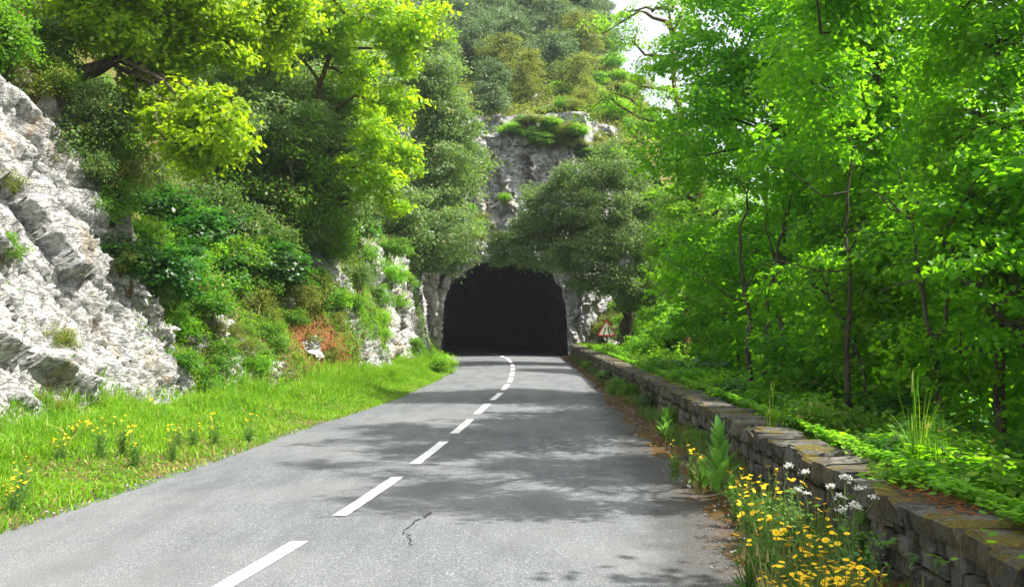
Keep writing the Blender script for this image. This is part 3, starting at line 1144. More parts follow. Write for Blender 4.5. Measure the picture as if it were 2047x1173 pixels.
def auto_blobs(h, w, n, rng, r=(.8, 1.3), z0=.35, depth=1.):
    out = []
    for k in range(n):
        a = rng.random() * 2 * pi; z = z0 + (1 - z0) * (k + rng.random()) / n
        prof = math.sin(min(1, (z - z0) / (1 - z0) * .85 + .18) * pi) ** .6
        q = w * prof * rng.uniform(.25, .85)
        out.append((q * math.cos(a), q * math.sin(a) * depth, z * h, rng.uniform(*r)))
    return out


TREE_COUNT = []

# ---- left side: young oaks and holm oaks over the bank
pb = [P(660, 60, 29), P(760, 40, 28), P(840, 40, 28), P(800, 110, 29), P(700, 150, 30), P(800, 210, 29), P(760, 270, 28),
      P(810, 320, 29), P(740, 350, 28), P(790, 400, 29), P(720, 230, 31), P(600, 30, 28), P(560, 90, 30), P(640, -60, 29), P(770, -60, 29)]
rb = [1.0, .9, .75, .75, .9, .85, .85, .8, .8, .5, .9, .9, .9, 1.2, 1.0]
build_tree('oak_tree', P(668, 470, 31.5) + [0, 0, -.3], [(*p, r * .88) for p, r in zip(pb, rb)],
           'bright yellow-green young oak overhanging the road left of the tunnel', 'tree',
           M['leaf_spring'], M['bark_brown'], .15, 74, .32, .95, .17,
           trunk=[P(668, 480, 31.5), P(655, 340, 31), P(640, 200, 30), P(650, 110, 29.5), P(720, 30, 29)], seed=11, up=.5, flat=.45, limb_r=.06)
# the arching mossy limb with its leaves
pb = [P(330, 250, 20.1), P(400, 200, 20.1), P(440, 260, 20.1), P(390, 300, 19.6), P(460, 240, 19.6), P(300, 130, 21.1), P(260, 60, 20.1), P(350, 40, 21.1),
      P(440, 20, 21.1), P(330, -80, 20.1), P(200, -60, 20.1), P(150, 30, 20.6), P(510, 70, 22.1), P(420, 110, 21.1), P(570, 20, 22.1), P(290, 190, 20.6), P(500, 0, 22.1)]
rb = [.5, .6, .6, .55, .5, .7, .75, .8, .8, 1.2, 1.0, .7, .7, .7, .7, .5, .8]
build_tree('oak_tree', bank_at(20.2, 2.04) - [0, 0, .5], [(*p, r) for p, r in zip(pb, rb)],
           'young oak with dark trunk rising from the top of the near rock slab', 'tree',
           M['leaf_spring'], M['bark'], .14, 75, .30, 1.2, .19,
           trunk=[bank_at(20.2, 2.04) - [0, 0, .5], P(222, 130, 20.6), P(235, 0, 20.6), P(240, -120, 20.6)], seed=12, up=.5, flat=.45, limb_r=.055)

holm = lambda *a, **k: build_tree(*a, **k)
# holm oak between the two oaks
pb = [P(520, 240, 28), P(600, 260, 29), P(560, 330, 29), P(650, 300, 30), P(480, 330, 29), P(620, 370, 30), P(540, 170, 30), P(640, 190, 31), P(690, 400, 31), P(470, 150, 30), P(560, 420, 29), P(700, 300, 32)]
build_tree('holm_oak', bank_hit(430, 520) - [0, 0, .2], [(*p, 1.0) for p in pb], 'leaning grey-green holm oak spreading over the left bank', 'tree',
           M['leaf_holm_pale'], M['bark'], .115, 105, .34, 1.3, .15, trunk=[bank_hit(430, 520) - [0, 0, .3], P(455, 430, 29), P(500, 330, 29), P(580, 230, 29.5)], seed=13, up=.45, wid=.5, limb_r=.05)
pb = [P(500, 300, 28), P(570, 290, 28), P(640, 330, 28.5), P(600, 400, 28), P(540, 380, 28), P(680, 410, 29), P(480, 380, 27.5), P(620, 240, 28), P(660, 460, 29), P(580, 450, 28)]
build_tree('young_tree', bank_hit(590, 520) - [0, 0, .2], [(*p, .62) for p in pb], 'olive-green young tree filling the hollow between the two bright oaks', 'tree',
           M['leaf_bush'], M['bark'], .11, 42, .32, 1.0, .07, trunk=[bank_hit(590, 520) - [0, 0, .3], P(590, 430, 28.2), P(580, 330, 28), P(600, 260, 28)], seed=17, up=.45, limb_r=.025)
# tall holm oak left of the tunnel mouth
pb = [P(855, 420, 47), P(880, 330, 47), P(885, 300, 48), P(890, 240, 48), P(905, 380, 49), P(870, 470, 45), P(840, 400, 46), P(875, 180, 49),
      P(895, 240, 49), P(860, 160, 48), P(855, 110, 50), P(820, 480, 44), P(885, 460, 48), P(790, 430, 44), P(915, 330, 50), P(850, 80, 50), P(890, 500, 48)]
build_tree('holm_oak', P(840, 560, 49), [(*p, 1.45) for p in pb], 'tall grey-green holm oak leaning out left of the tunnel mouth', 'tree',
           M['leaf_holm'], M['bark'], .16, 100, .45, 1.3, .22, trunk=[P(830, 560, 49), P(850, 440, 49), P(880, 300, 49), P(855, 150, 50)], seed=14, up=.45, wid=.5, limb_r=.07)
# hero holm oak over the tunnel's right shoulder
pb = [P(1180, 360, 45), P(1240, 340, 45), P(1150, 420, 45), P(1210, 430, 44), P(1290, 400, 45), P(1060, 480, 46), P(1120, 500, 45), P(1190, 500, 44),
      P(1260, 480, 44), P(1010, 505, 47), P(1230, 560, 44), P(1300, 540, 44), P(1300, 470, 45), P(1160, 450, 46), P(1320, 590, 45), P(1220, 310, 46), P(1180, 560, 45), P(1270, 600, 45), P(1120, 450, 46), P(1050, 515, 46), P(1100, 525, 45.5), P(1150, 540, 45), P(985, 508, 47), P(1030, 490, 47), P(1085, 400, 46), P(1130, 360, 46), P(1050, 445, 46.5), P(1100, 455, 46), P(1000, 480, 47)]
rb = [1.1, 1.1, 1.1, 1.3, 1.1, .8, .9, 1.1, 1.2, .55, 1.0, 1.0, 1.1, 1.0, .8, .9, .7, .8, .8, .55, .55, .5, .45, .6, .9, .9, .7, .9, .45]
build_tree('holm_oak', P(1262, 706, 46) + [0, 0, -.2], [(*p, r) for p, r in zip(pb, rb)], 'round grey-green holm oak hanging over the tunnel mouth from the right', 'tree',
           M['leaf_holm_pale'], M['bark'], .125, 115, .38, 1.5, .34, trunk=[P(1262, 716, 46), P(1255, 640, 46), P(1235, 570, 45.5), P(1200, 470, 45), P(1190, 400, 45)], seed=15, up=.45, wid=.5, limb_r=.09)

# ---- right side
def gz(x, y): return float(valley(np.array(x), np.array(y)))


def rbase(px, Y):
    x = (px - CX) / F * Y
    return np.array([x, Y, gz(x, Y) - .2])


pb = [(1400, 120, 25, 1.1), (1480, 50, 24, 1.3), (1390, 250, 26, .9), (1500, 190, 24, 1.3), (1600, 110, 23, 1.3), (1600, 270, 23, 1.3),
      (1470, 340, 25, 1.0), (1600, 420, 24, 1.2), (1530, -60, 24, 1.6), (1420, -40, 25, 1.0), (1680, 340, 22, 1.0), (1540, 470, 25, 1.0), (1440, 200, 25, 1.0), (1640, 540, 24, 1.0), (1700, 0, 23, 1.2)]
build_tree('broadleaf_tree', rbase(1555, 24.5), [(*P(a, b, Y), r) for a, b, Y, r in pb + fill(24, (1340, 1700), (-60, 660), (22.5, 27), (.8, 1.2), 1)],
           'large fresh green broadleaf tree with layered sprays behind the middle of the wall', 'tree',
           M['leaf_beech'], M['bark'], .13, 58, .40, 1.0, .15,
           trunk=[rbase(1555, 24.5), P(1560, 600, 24.5), P(1575, 400, 24), P(1560, 200, 24), P(1540, 0, 24)], seed=21, up=.5, flat=.36, wid=.7, limb_r=.045)
pb = [(1750, 160, 17, .9), (1700, 320, 17.5, .9), (1800, 290, 16.5, .9), (1850, 60, 17, .9), (1660, 470, 18, .8), (1800, 440, 16.5, .9), (1900, 190, 16, .9),
      (1740, 30, 17.5, .8), (1720, 560, 17.5, .8), (1880, 360, 16.5, .8), (1780, -80, 17, 1.2), (1830, 560, 16.5, .8)]
build_tree('broadleaf_tree', rbase(1705, 17.5), [(*P(a, b, Y), r) for a, b, Y, r in pb + fill(26, (1620, 1920), (-60, 700), (15.5, 19.5), (.6, .95), 2) + fill(20, (1600, 1950), (-640, -80), (13, 18), (.4, .8), 5)],
           'slim straight-stemmed green broadleaf tree second from the right edge', 'tree',
           M['leaf_beech'], M['bark'], .11, 60, .34, 1.0, .08,
           trunk=[rbase(1705, 17.5), P(1700, 600, 17.5), P(1715, 400, 17.5), P(1745, 200, 17), P(1790, 0, 17)], seed=22, up=.5, flat=.36, wid=.7, limb_r=.03)
pb = [(1990, 280, 12, .75), (1930, 400, 12, .6), (2040, 120, 12, .8), (2050, 440, 11.5, .7), (1950, 540, 12.5, .55), (1960, 60, 12.5, .8), (2080, 300, 12, .8), (1890, 20, 13, .6), (2030, -60, 12, .9), (2080, 560, 12, .7), (1860, 240, 13, .4)]
build_tree('broadleaf_tree', rbase(2000, 12.2), [(*P(a, b, Y), r) for a, b, Y, r in pb + fill(18, (1880, 2130), (-60, 720), (11.3, 14), (.4, .75), 3) + fill(16, (1850, 2300), (-900, -80), (9.5, 13), (.35, .7), 6)],
           'nearest green broadleaf tree with dark crooked limbs at the right edge', 'tree',
           M['leaf_beech'], M['bark'], .08, 66, .28, 1.05, .09,
           trunk=[rbase(2010, 12.2), P(1995, 640, 12.2), P(1950, 560, 12.2), P(1985, 400, 12.2), P(2010, 200, 12.2), P(1990, 0, 12.2)], seed=23, up=.5, flat=.36, wid=.7, limb_r=.035)
pb = [(1380, 450, 37, 1.2), (1440, 510, 35, 1.1), (1345, 540, 37, .8), (1430, 600, 34, 1.0), (1400, 370, 38, 1.2), (1350, 400, 39, .9), (1460, 420, 36, 1.1), (1330, 480, 38, .8), (1460, 640, 33, .9), (1410, 300, 38, 1.0)]
build_tree('oak_tree', rbase(1362, 37), [(*P(a, b, Y), r) for a, b, Y, r in pb],
           'pale lime-green oak with thick rough trunk right of the road sign', 'tree',
           M['leaf_lime'], M['bark_brown'], .15, 75, .42, 1.2, .28,
           trunk=[rbase(1366, 37), P(1372, 650, 37), P(1392, 520, 37), P(1398, 420, 37.5), P(1390, 300, 38)], seed=24, up=.6, flat=.4, limb_r=.08)
def stems(px, Y, specs, blobs, label, seed, leaf='leaf_beech', r0=.05):
    g = np.random.default_rng(seed)
    b = rbase(px, Y)
    t = thing('young_tree', b, label, 'tree')
    for pts, rr in specs:
        q = np.array([P(a, c, Y + d) - b for a, c, d in pts])
        u = np.linspace(0, 1, 14); dd = np.concatenate([[0], np.cumsum(np.linalg.norm(np.diff(q, axis=0), axis=1))]); dd /= dd[-1]
        q = np.stack([np.interp(u, dd, q[:, k]) for k in range(3)], 1); q[1:] += g.normal(size=(13, 3)) * .025
        tb = Tubes(7); tb.add(q, rr * (1 - .75 * u), rough=.2, rng=g); tb.build('trunk', M['bark'], t)
        for _ in range(5):
            k = int(g.integers(5, 13)); e = q[k] + g.normal(size=3) * [.7, .5, .3] + [0, 0, .45]
            lb = Tubes(5); lb.add(bend(q[k], e, 6, .05, .08, g), np.linspace(rr * .35, rr * .08, 6), rng=g); lb.build('limb', M['bark'], t)
    pts, out, _ = crown_points([(*(P(a, c, d) - b), r_) for a, c, d, r_ in blobs], g, .25, 45, .9, .36)
    v, f = leaf_mesh(pts, .085, g, .5, .7, outward=out)
    mesh_np('crown', v, f, M[leaf], t)


stems(1530, 20.5, [([(1500, 760, 0), (1490, 620, 0), (1480, 480, 0), (1500, 360, 0)], .055), ([(1530, 760, 0), (1532, 620, 0), (1555, 500, 0), (1585, 380, 0)], .06),
                   ([(1560, 770, 0), (1562, 640, 0), (1545, 520, 0), (1530, 400, 0)], .045)], [(1500, 340, 20.5, .45), (1590, 370, 20.5, .4), (1540, 420, 20.5, .3)],
      'cluster of three slim dark stems behind the middle of the wall', 61)
stems(1705, 15.2, [([(1700, 840, 0), (1690, 700, 0), (1697, 560, 0), (1692, 420, 0), (1705, 300, 0)], .05), ([(1735, 840, 0), (1720, 720, 0), (1660, 600, .3), (1640, 520, .3)], .03)],
      [(1700, 290, 15.2, .35), (1650, 510, 15.2, .3)], 'single slim dark stem left of the tall grass tuft', 62)
stems(1960, 11.4, [([(2085, 800, 0), (2050, 690, 0), (1985, 610, 0), (1930, 560, .2), (1890, 480, .4), (1850, 450, .5)], .06), ([(2050, 690, 0), (2047, 560, .2), (2000, 430, .3), (1990, 300, .4)], .04),
                  ([(1985, 610, 0), (2030, 580, 0), (2080, 590, 0)], .04)], [(1870, 440, 11.6, .4), (1990, 290, 11.5, .5), (2040, 470, 11, .45), (1930, 520, 11, .35), (1960, 620, 11, .35), (2030, 650, 10.8, .35)],
      'dark crooked leaning trunk forking low at the right picture edge', 63)
stems(1850, 12.5, [([(1880, 820, 0), (1870, 690, 0), (1835, 560, 0), (1830, 430, 0), (1860, 330, 0)], .04), ([(1870, 690, 0), (1905, 560, 0), (1915, 430, 0)], .03)],
      [(1850, 330, 12.5, .3), (1915, 430, 12.5, .25)], 'thin forked dark stem behind the tall grass tuft', 64)
# sparse oak against the sky
pb = [(1240, 80, 43, .9), (1200, 50, 43, .6), (1300, 130, 43, .8), (1265, 190, 43, .7), (1200, 200, 43, .6), (1290, 250, 43, .8), (1340, 70, 43, .7), (1250, 20, 43, .6), (1330, 190, 42, .8), (1170, 230, 43, .5), (1260, 290, 43, .7), (1340, -20, 42, .9), (1370, 20, 42, .8)]
build_tree('oak_tree', rbase(1400, 42), [(*P(a, b, Y), r) for a, b, Y, r in pb],
           'thinly leaved crooked oak standing against the white sky above the tunnel', 'tree',
           M['leaf_lime'], M['bark_brown'], .14, 36, .40, .9, .22,
           trunk=[rbase(1400, 42), P(1410, 500, 42), P(1400, 350, 42), P(1370, 240, 42.5), P(1340, 160, 43), P(1345, 60, 43), P(1330, -40, 43)], seed=25, up=.5, flat=.4, limb_r=.09, smooth_limb=.10, twig_r=.018)


# ---- prototypes for repeats (used first in place, then copied)
def proto(kind, seed):
    rng = np.random.default_rng(seed)
    if kind == 'broad':
        return build_tree('broadleaf_tree', (0, 0, 0), auto_blobs(9, 2.6, 15, rng, (.9, 1.4), .22), '', 'tree', M['leaf_beech'], M['bark'], .17, 55, .46, 1.15, .14, seed=seed, up=.5, flat=.38, wid=.7, limb_r=.04)
    if kind == 'broad_lime':
        return build_tree('broadleaf_tree', (0, 0, 0), auto_blobs(9, 2.7, 15, rng, (.9, 1.4), .2), '', 'tree', M['leaf_lime'], M['bark'], .17, 50, .48, 1.15, .14, seed=seed, up=.65, flat=.38, wid=.7, limb_r=.04)
    if kind == 'holm':
        return build_tree('holm_oak', (0, 0, 0), auto_blobs(7, 2.8, 14, rng, (1.1, 1.6), .25), '', 'tree', M['leaf_holm'], M['bark'], .17, 75, .5, 1.3, .16, seed=seed, up=.45, wid=.5, limb_r=.05)
    if kind == 'hill':
        return build_tree('hill_tree', (0, 0, 0), auto_blobs(7, 3.0, 12, rng, (1.2, 1.9), .22), '', 'tree', M['leaf_blue'], M['bark_grey'], .26, 42, .62, 1.2, .18, seed=seed, up=.4, wid=.55, limb_r=.06, twigs=False)
    if kind == 'hill_lime':
        return build_tree('hill_tree', (0, 0, 0), auto_blobs(6, 2.8, 10, rng, (1.0, 1.6), .22), '', 'tree', M['leaf_olive'], M['bark_grey'], .25, 34, .6, 1.2, .16, seed=seed, up=.4, wid=.6, limb_r=.06, twigs=False)


PROTO = {}
USED = set()


def place(kind, loc, rz, s, label, group, cat='tree'):
    o = PROTO[kind]
    if kind not in USED:
        USED.add(kind)
        o.location = [float(c) for c in loc]; o.rotation_euler = (0, 0, rz); o.scale = (s, s, s) if np.isscalar(s) else s
        tag(o, label, cat, group)
        return o
    return copy_tree(o, loc, rz, s, label, group, cat)


for k, s in (('broad', 31), ('broad_lime', 32), ('holm', 33), ('hill', 34), ('hill_lime', 35)):
    PROTO[k] = proto(k, s)
PROTO['hill_b'] = proto('hill', 36)
PROTO['broad_b'] = proto('broad', 37)

# wood filling the valley side to the right
R0 = np.random.default_rng(101)
spots = [('broad', 7.5, 13, 1.0), ('broad_b', 7.0, 20, 1.0), ('broad_lime', 8.5, 28, 1.0), ('broad', 8.0, 33, .9), ('broad_lime', 9.5, 40, 1.0),
         ('broad_b', 10.5, 16, 1.15), ('broad', 12, 24, 1.25), ('broad_b', 12.5, 33, 1.3), ('broad_lime', 13, 44, 1.2), ('holm', 8.0, 52, .8),
         ('broad', 15, 28, 1.4), ('broad_lime', 17, 38, 1.4), ('broad_b', 19, 50, 1.4), ('broad', 24, 44, 1.5), ('broad_b', 13, 52, 1.1), ('broad_b', 9.4, 10, 1.0),
         ('broad_lime', 22, 34, 1.4), ('broad', 28, 58, 1.7), ('broad_b', 16, 20, 1.3), ('broad_b', 7.1, 4.7, 1.05), ('broad_lime', 6.6, 30, .62), ('broad', 5.9, 15.5, .55)]
words = ['slender', 'spreading', 'tall', 'bushy', 'leaning', 'shaded']
for i, (k, x, y, s) in enumerate(spots):
    dist = 'close behind the wall' if x < 8.6 else ('deeper in the wood' if x < 14 else 'far down in the wood')
    colr = {'broad': 'deep green', 'broad_b': 'mid green', 'broad_lime': 'sunlit lime-green', 'holm': 'grey-green evergreen'}[k]
    place(k, (x, y, gz(x, y) - .2), R0.random() * 6.3, s, f'{colr} broadleaf tree {dist} on the valley side' if k != 'holm' else 'grey-green holm oak behind the lit bank beside the tunnel',
          f'{colr} trees {dist}')

# ---- left slope filling trees
spotsL = [('holm', 17, 2.12, .8), ('holm', 24, 2.18, 1.0), ('broad_lime', 27, 2.30, 1.0), ('holm', 33, 2.05, .9), ('holm', 37, 2.15, 1.1), ('broad_lime', 35, 2.28, 1.1),
          ('holm', 42, 2.08, 1.0), ('holm', 46, 2.25, 1.2), ('holm', 20.5, 2.35, 1.0), ('broad_lime', 22, 2.5, 1.2), ('holm', 30, 2.38, 1.2), ('holm', 40, 2.42, 1.2),
          ('broad_lime', 48, 2.45, 1.3), ('holm', 52, 2.2, 1.2), ('holm', 15.5, 2.25, .9), ('holm', 31, 2.02, .6), ('holm', 25, 2.62, 1.4), ('holm', 35, 2.65, 1.4), ('holm', 45, 2.7, 1.4), ('holm', 53, 2.5, 1.4)]
for i, (k, y, s_, sc_) in enumerate(spotsL):
    p = bank_at(y, s_)
    where = 'on top of the near rock slab' if y < 21 else ('above the earthy left bank' if y < 30 else ('above the ivy-hung left cliff' if y < 41 else 'on the left slope near the tunnel'))
    far_ = 'at the lip' if s_ < 2.2 else ('further up' if s_ < 2.45 else 'high up')
    nm = 'grey-green holm oak' if k == 'holm' else 'lime-green broadleaf tree'
    place(k, p - [0, 0, .3], R0.random() * 6.3, sc_, f'{nm} {far_} {where}', f'{nm}s {far_} {where}')

# ---- trees on the hill above the tunnel
R1 = np.random.default_rng(202)
cand = []
for y in np.arange(61, 170, 4.9):
    for x in np.arange(-22, 26 + (y - 60) * .18, 4.3):
        cand.append((x + R1.uniform(-1.8, 1.8), y + R1.uniform(-2, 2)))
nh = 0
for x, y in cand:
    if y < 62.5 and x > -1:
        continue
    z = hill_z(x, y)
    px = x / y * F + CX; py = HOR - (z + 5 - CAMZ) / y * F
    if px < 780 or py < -260 or px > 2150:
        continue
    if px > 1205 and HOR - (z + 6.5 - CAMZ) / y * F < 190:
        continue
    if (px > 1390) and R1.random() < .4:
        continue
    k = ['hill', 'hill_b', 'hill_lime'][int(R1.choice([0, 0, 1, 1, 2]))]
    band = 'low on the slope just above the tunnel' if y < 84 else ('halfway up the hazy hill' if y < 115 else 'near the hazy hilltop')
    sd = 'left side' if px < 960 else ('middle' if px < 1180 else 'right shoulder')
    nm = 'olive-green shrubby tree' if k == 'hill_lime' else 'blue-green evergreen oak'
    sc_ = R1.uniform(.55, .8) * (.72 if y < 70 else (1 if y < 95 else 1.15))
    place(k, (x, y, z - .4), R1.random() * 6.3, sc_, f'{nm} {band}, {sd}', f'{nm}s {band}, {sd}')
    nh += 1


# ------------------------------------------------------------------ shrubs
def build_bush(name, leaf, n, size, r, seed, leaf_size=.07, per=50, wid=.6, flat=.6, up=.5, cl=.2, cat='shrub'):
    rng = np.random.default_rng(seed)
    t = thing(name, (0, 0, 0), '', cat)
    blobs = []
    for k in range(n):
        a = rng.random() * 6.28; q = rng.random() ** .6 * size * .6
        blobs.append((q * math.cos(a), q * math.sin(a), rng.uniform(.25, .85) * size, r * rng.uniform(.7, 1.2)))
    pts, out, K = crown_points(blobs, rng, cl, per, 1., flat)
    st = Tubes(4)
    for c, cc in K:
        pth = bend((rng.normal() * .04, rng.normal() * .04, -.12), c, 5, .05, .05, rng); st.add(pth, np.linspace(.018, .006, 5) * size)
        for q in cc[::3]: st.add(bend(c, q, 3, 0, .05, rng), [.006 * size, .004 * size, .002 * size], 3)
    st.build('stems', M['bark_brown'], t)
    v, f = leaf_mesh(pts, leaf_size, rng, up, wid, outward=out)
    mesh_np('foliage', v, f, leaf, t)
    return t


PROTO['bush'] = build_bush('shrub', M['leaf_bush'], 9, 1.0, .36, 41, .075, 44)
PROTO['bush_lime'] = build_bush('shrub', M['leaf_lime'], 9, 1.0, .36, 42, .085, 36)
PROTO['bush_olive'] = build_bush('shrub', M['leaf_olive'], 9, 1.0, .34, 43, .055, 55)
PROTO['bush_holm'] = build_bush('shrub', M['leaf_holm'], 9, 1.0, .38, 44, .06, 60, .5)
PROTO['bush_dark'] = build_bush('shrub', M['leaf_dark'], 10, 1.0, .38, 45, .095, 36, .7, .4, .65)
PROTO['bush_beech'] = build_bush('shrub', M['leaf_beech'], 10, 1.0, .38, 46, .10, 34, .7, .35, .7)

# shrubs on the left bank, at their places on the slope
LB = [('bush', 330, 500, .8), ('bush', 300, 460, .7), ('bush', 400, 560, .8), ('bush_lime', 420, 520, .7), ('bush', 430, 620, .6), ('bush_lime', 380, 640, .5), ('bush_lime', 300, 470, .6),
      ('bush', 250, 400, .7), ('bush_lime', 205, 330, .5), ('bush_olive', 160, 250, .6), ('bush_olive', 90, 180, .7), ('bush_olive', 30, 130, .8), ('bush', 470, 560, .8), ('bush_dark', 340, 420, 1.0),
      ('bush_holm', 300, 360, 1.0), ('bush_dark', 400, 480, .9), ('bush', 500, 520, 1.0), ('bush_dark', 560, 540, .9), ('bush', 590, 520, .9), ('bush_olive', 540, 600, .7), ('bush_olive', 620, 590, .7),
      ('bush', 650, 560, .7), ('bush_holm', 520, 470, 1.1), ('bush_holm', 600, 460, 1.1), ('bush', 670, 480, .9), ('bush_dark', 720, 470, 1.0), ('bush_lime', 690, 590, .55), ('bush', 760, 520, .8),
      ('bush', 775, 580, .6), ('bush_lime', 800, 560, .6), ('bush_lime', 780, 620, .5), ('bush_lime', 815, 600, .6), ('bush', 800, 500, .9), ('bush', 840, 560, .6), ('bush_lime', 790, 660, .4),
      ('bush_olive', 640, 680, .5), ('bush_olive', 680, 700, .4), ('bush_olive', 500, 680, .5), ('bush', 450, 690, .5), ('bush', 420, 740, .45), ('bush_lime', 530, 730, .4), ('bush_olive', 350, 560, .5),
      ('bush', 18, 510, .35), ('bush_olive', 150, 660, .35), ('bush_olive', 130, 815, .4), ('bush_olive', 15, 370, .3), ('bush', 870, 700, .7), ('bush_lime', 885, 712, .6), ('bush', 850, 690, .5), ('bush', 735, 600, .5), ('bush_holm', 720, 540, .7),
      ('bush_olive', 260, 540, .4), ('bush_olive', 700, 640, .45), ('bush', 600, 640, .5), ('bush', 560, 660, .45), ('bush_dark', 480, 460, 1.1), ('bush_holm', 420, 400, 1.3), ('bush_dark', 640, 420, 1.1), ('bush_holm', 560, 400, 1.2), ('bush', 240, 250, .8), ('bush_holm', 130, 120, .9)]
cname = {'bush': 'mid-green leafy shrub', 'bush_lime': 'bright lime-green shrub', 'bush_olive': 'olive-green heathy shrub', 'bush_holm': 'grey-green holm oak scrub', 'bush_dark': 'dark green shrub', 'bush_beech': 'fresh green leafy shrub'}


def lb_where(px, py, Y):
    if Y < 21.3: return ('growing in a crack of the near rock slab' if py > 330 and px < 280 else 'on the upper edge of the near rock slab')
    if Y < 26: return 'on the green bank just past the rock slab' if py > 500 else 'under the trees above the green bank'
    if Y < 30: return 'beside the bare reddish soil' if py > 560 else 'in the shade above the reddish soil'
    if Y < 42: return 'hanging on the ivy-clad cliff' if py > 540 else 'along the top of the ivy-clad cliff'
    return 'at the cliff foot by the tunnel' if py > 660 else 'on the cliff left of the tunnel'


g = np.random.default_rng(77)
for _ in range(30):
    a = g.uniform(0, 250); e = np.interp(a, [0, 190, 250], [125, 265, 440]); b = e - g.uniform(25, 150)
    LB.append((['bush_holm', 'bush_olive', 'bush_holm', 'bush'][int(g.integers(4))], a, b, g.uniform(.6, 1.1)))
for _ in range(32):
    LB.append((['bush_holm', 'bush_olive', 'bush_dark', 'bush', 'bush_lime'][int(g.integers(5))], g.uniform(275, 720), g.uniform(380, 600), g.uniform(.5, .9)))
for _ in range(28):
    a = g.uniform(290, 560); b = g.uniform(470, 760)
    if a > np.interp(b, [470, 500, 800], [270, 285, 430]): LB.append((['bush_lime', 'bush_olive', 'bush', 'bush'][int(g.integers(4))], a, b, g.uniform(.25, .5)))
nb = 0
for k, px, py, s in LB:
    h = bank_hit(px, py + 12)
    if h is None: continue
    if h[1] < 21 and px < np.interp(py, [290, 500, 800], [205, 262, 400]) and py > 300 and px > 40 and s > .41: continue
    place(k, h - [0.12 * s, 0, .34 * s], R0.random() * 6.3, s * R0.uniform(1.05, 1.35), f'{cname[k]} {lb_where(px, py, h[1])}', f'{cname[k]}s {lb_where(px, py, h[1])}', 'shrub')
    nb += 1

# undergrowth beyond the wall
R2 = np.random.default_rng(303)
for y in np.concatenate([np.arange(4.5, 26, 1.15), np.arange(26, 50, 1.7)]):
    for x in ([3.7, 4.8, 6.1, 7.6] if y < 30 else [3.8, 5.4, 7.2]):
        xx, yy = x + R2.uniform(-.4, .4), y + R2.uniform(-.5, .5)
        if 43 < yy < 50.5 and xx < 5.6: continue
        if yy > 40 and abs(xx - 5.2) < .9: continue
        k = ['bush_beech', 'bush_dark', 'bush_beech', 'bush', 'bush_lime'][int(R2.integers(5))]
        if yy > 26 and R2.random() < .6: k = 'bush_lime'
        s = R2.uniform(.95, 1.35) * (.85 + .30 * (xx - 3.7))
        dep = 'next to the nearest stretch of wall' if yy < 12 else ('behind the middle of the wall' if yy < 28 else 'behind the far end of the wall')
        row = 'right against the coping' if x < 4.5 else ('a step behind the coping' if x < 6 else 'down the shaded valley side')
        z = gz(xx, yy)
        if xx < 4.5: s = min(s, .95); 
        place(k, (xx, yy, z - .15), R2.random() * 6.3, s, f'{cname[k]} {dep}, {row}', f'{cname[k]}s {dep}, {row}', 'shrub')
# sunlit scrub on the ledge above the portal rock
for i in range(70):
    x = R2.uniform(-2, 12); y = 57.6 + R2.random() ** .8 * 18
    z = hill_z(x, y); k = ['bush_olive', 'bush_lime', 'bush_olive', 'bush'][int(R2.integers(4))]
    dep = 'on the lip of the cliff above the tunnel' if y < 62 else 'on the sunny slope above the tunnel cliff'
    place(k, (x, y, z - .1), R2.random() * 6.3, R2.uniform(.7, 1.3) * np.array([1.2, 1.2, R2.uniform(.6, 1.1)]), f'{cname[k]} {dep}', f'{cname[k]}s {dep}', 'shrub')
# shrubs spilling over the cliff lip
for i in range(34):
    px = R2.uniform(1005, 1300); py = 232 + (px - 1005) * .27 + R2.uniform(-22, 22)
    Y = 57.
    for _ in range(4):
        q = P(px, py, Y); Y = 54 + .30 * max(q[2] - 5, 0) + .95 * max(q[0] - 3.3, 0) ** 1.15 - .35
    k = ['bush_olive', 'bush_lime', 'bush', 'bush_olive'][int(R2.integers(4))]
    place(k, P(px, py, Y) - [0, 0, .4], R2.random() * 6.3, R2.uniform(.4, .8) * np.array([1.5, 1.5, .75]), f'{cname[k]} spilling over the cliff lip above the tunnel', f'{cname[k]}s spilling over the cliff lip', 'shrub')
# low cover on the slope above the lip
g = np.random.default_rng(88)
hx, hy = g.uniform(-5, 16, 34000), 57 + 24 * g.random(34000)
ix = np.stack([hx, hy], 1)
_hp = HILL_P[(HILL_P[:, 1] < 84) & (HILL_P[:, 0] > -8) & (HILL_P[:, 0] < 20)]
ys_ = np.unique(_hp[:, 1]); xs_ = np.unique(_hp[:, 0])
Zg = _hp[:, 2].reshape(len(ys_), len(xs_))
hz_ = Zg[np.clip(np.searchsorted(ys_, hy), 0, len(ys_) - 1), np.clip(np.searchsorted(xs_, hx), 0, len(xs_) - 1)]
pp = np.stack([hx, hy, hz_ + g.random(34000) * .35], 1)
pp = pp[vnoise(pp * .6, 99) > .30]
v, f = leaf_mesh(pp, .20, g, .4, .5)
o = mesh_np('slope_cover', v, f, M['leaf_olive']); tag(o, 'yellowish green heath covering the slope above the tunnel cliff', 'ground cover', kind='stuff')
# weeds at the wall foot
for px, py, s_, k in [(1268, 790, .42, 'bush'), (1290, 808, .45, 'bush'), (1308, 830, .4, 'bush_dark'), (1345, 862, .38, 'bush'), (1375, 885, .34, 'bush_olive'), (1400, 905, .30, 'bush'), (1245, 772, .4, 'bush_dark'), (1215, 745, .4, 'bush'), (1640, 1120, .22, 'bush'), (1700, 1140, .22, 'bush_dark')]:
    Y = CAMZ * F / (py - HOR)
    place(k, (float(XW(Y)) - .02, Y, .0), R2.random() * 6.3, s_, f'{cname[k]} sprouting at the road side foot of the wall', f'{cname[k]}s at the foot of the wall', 'shrub')
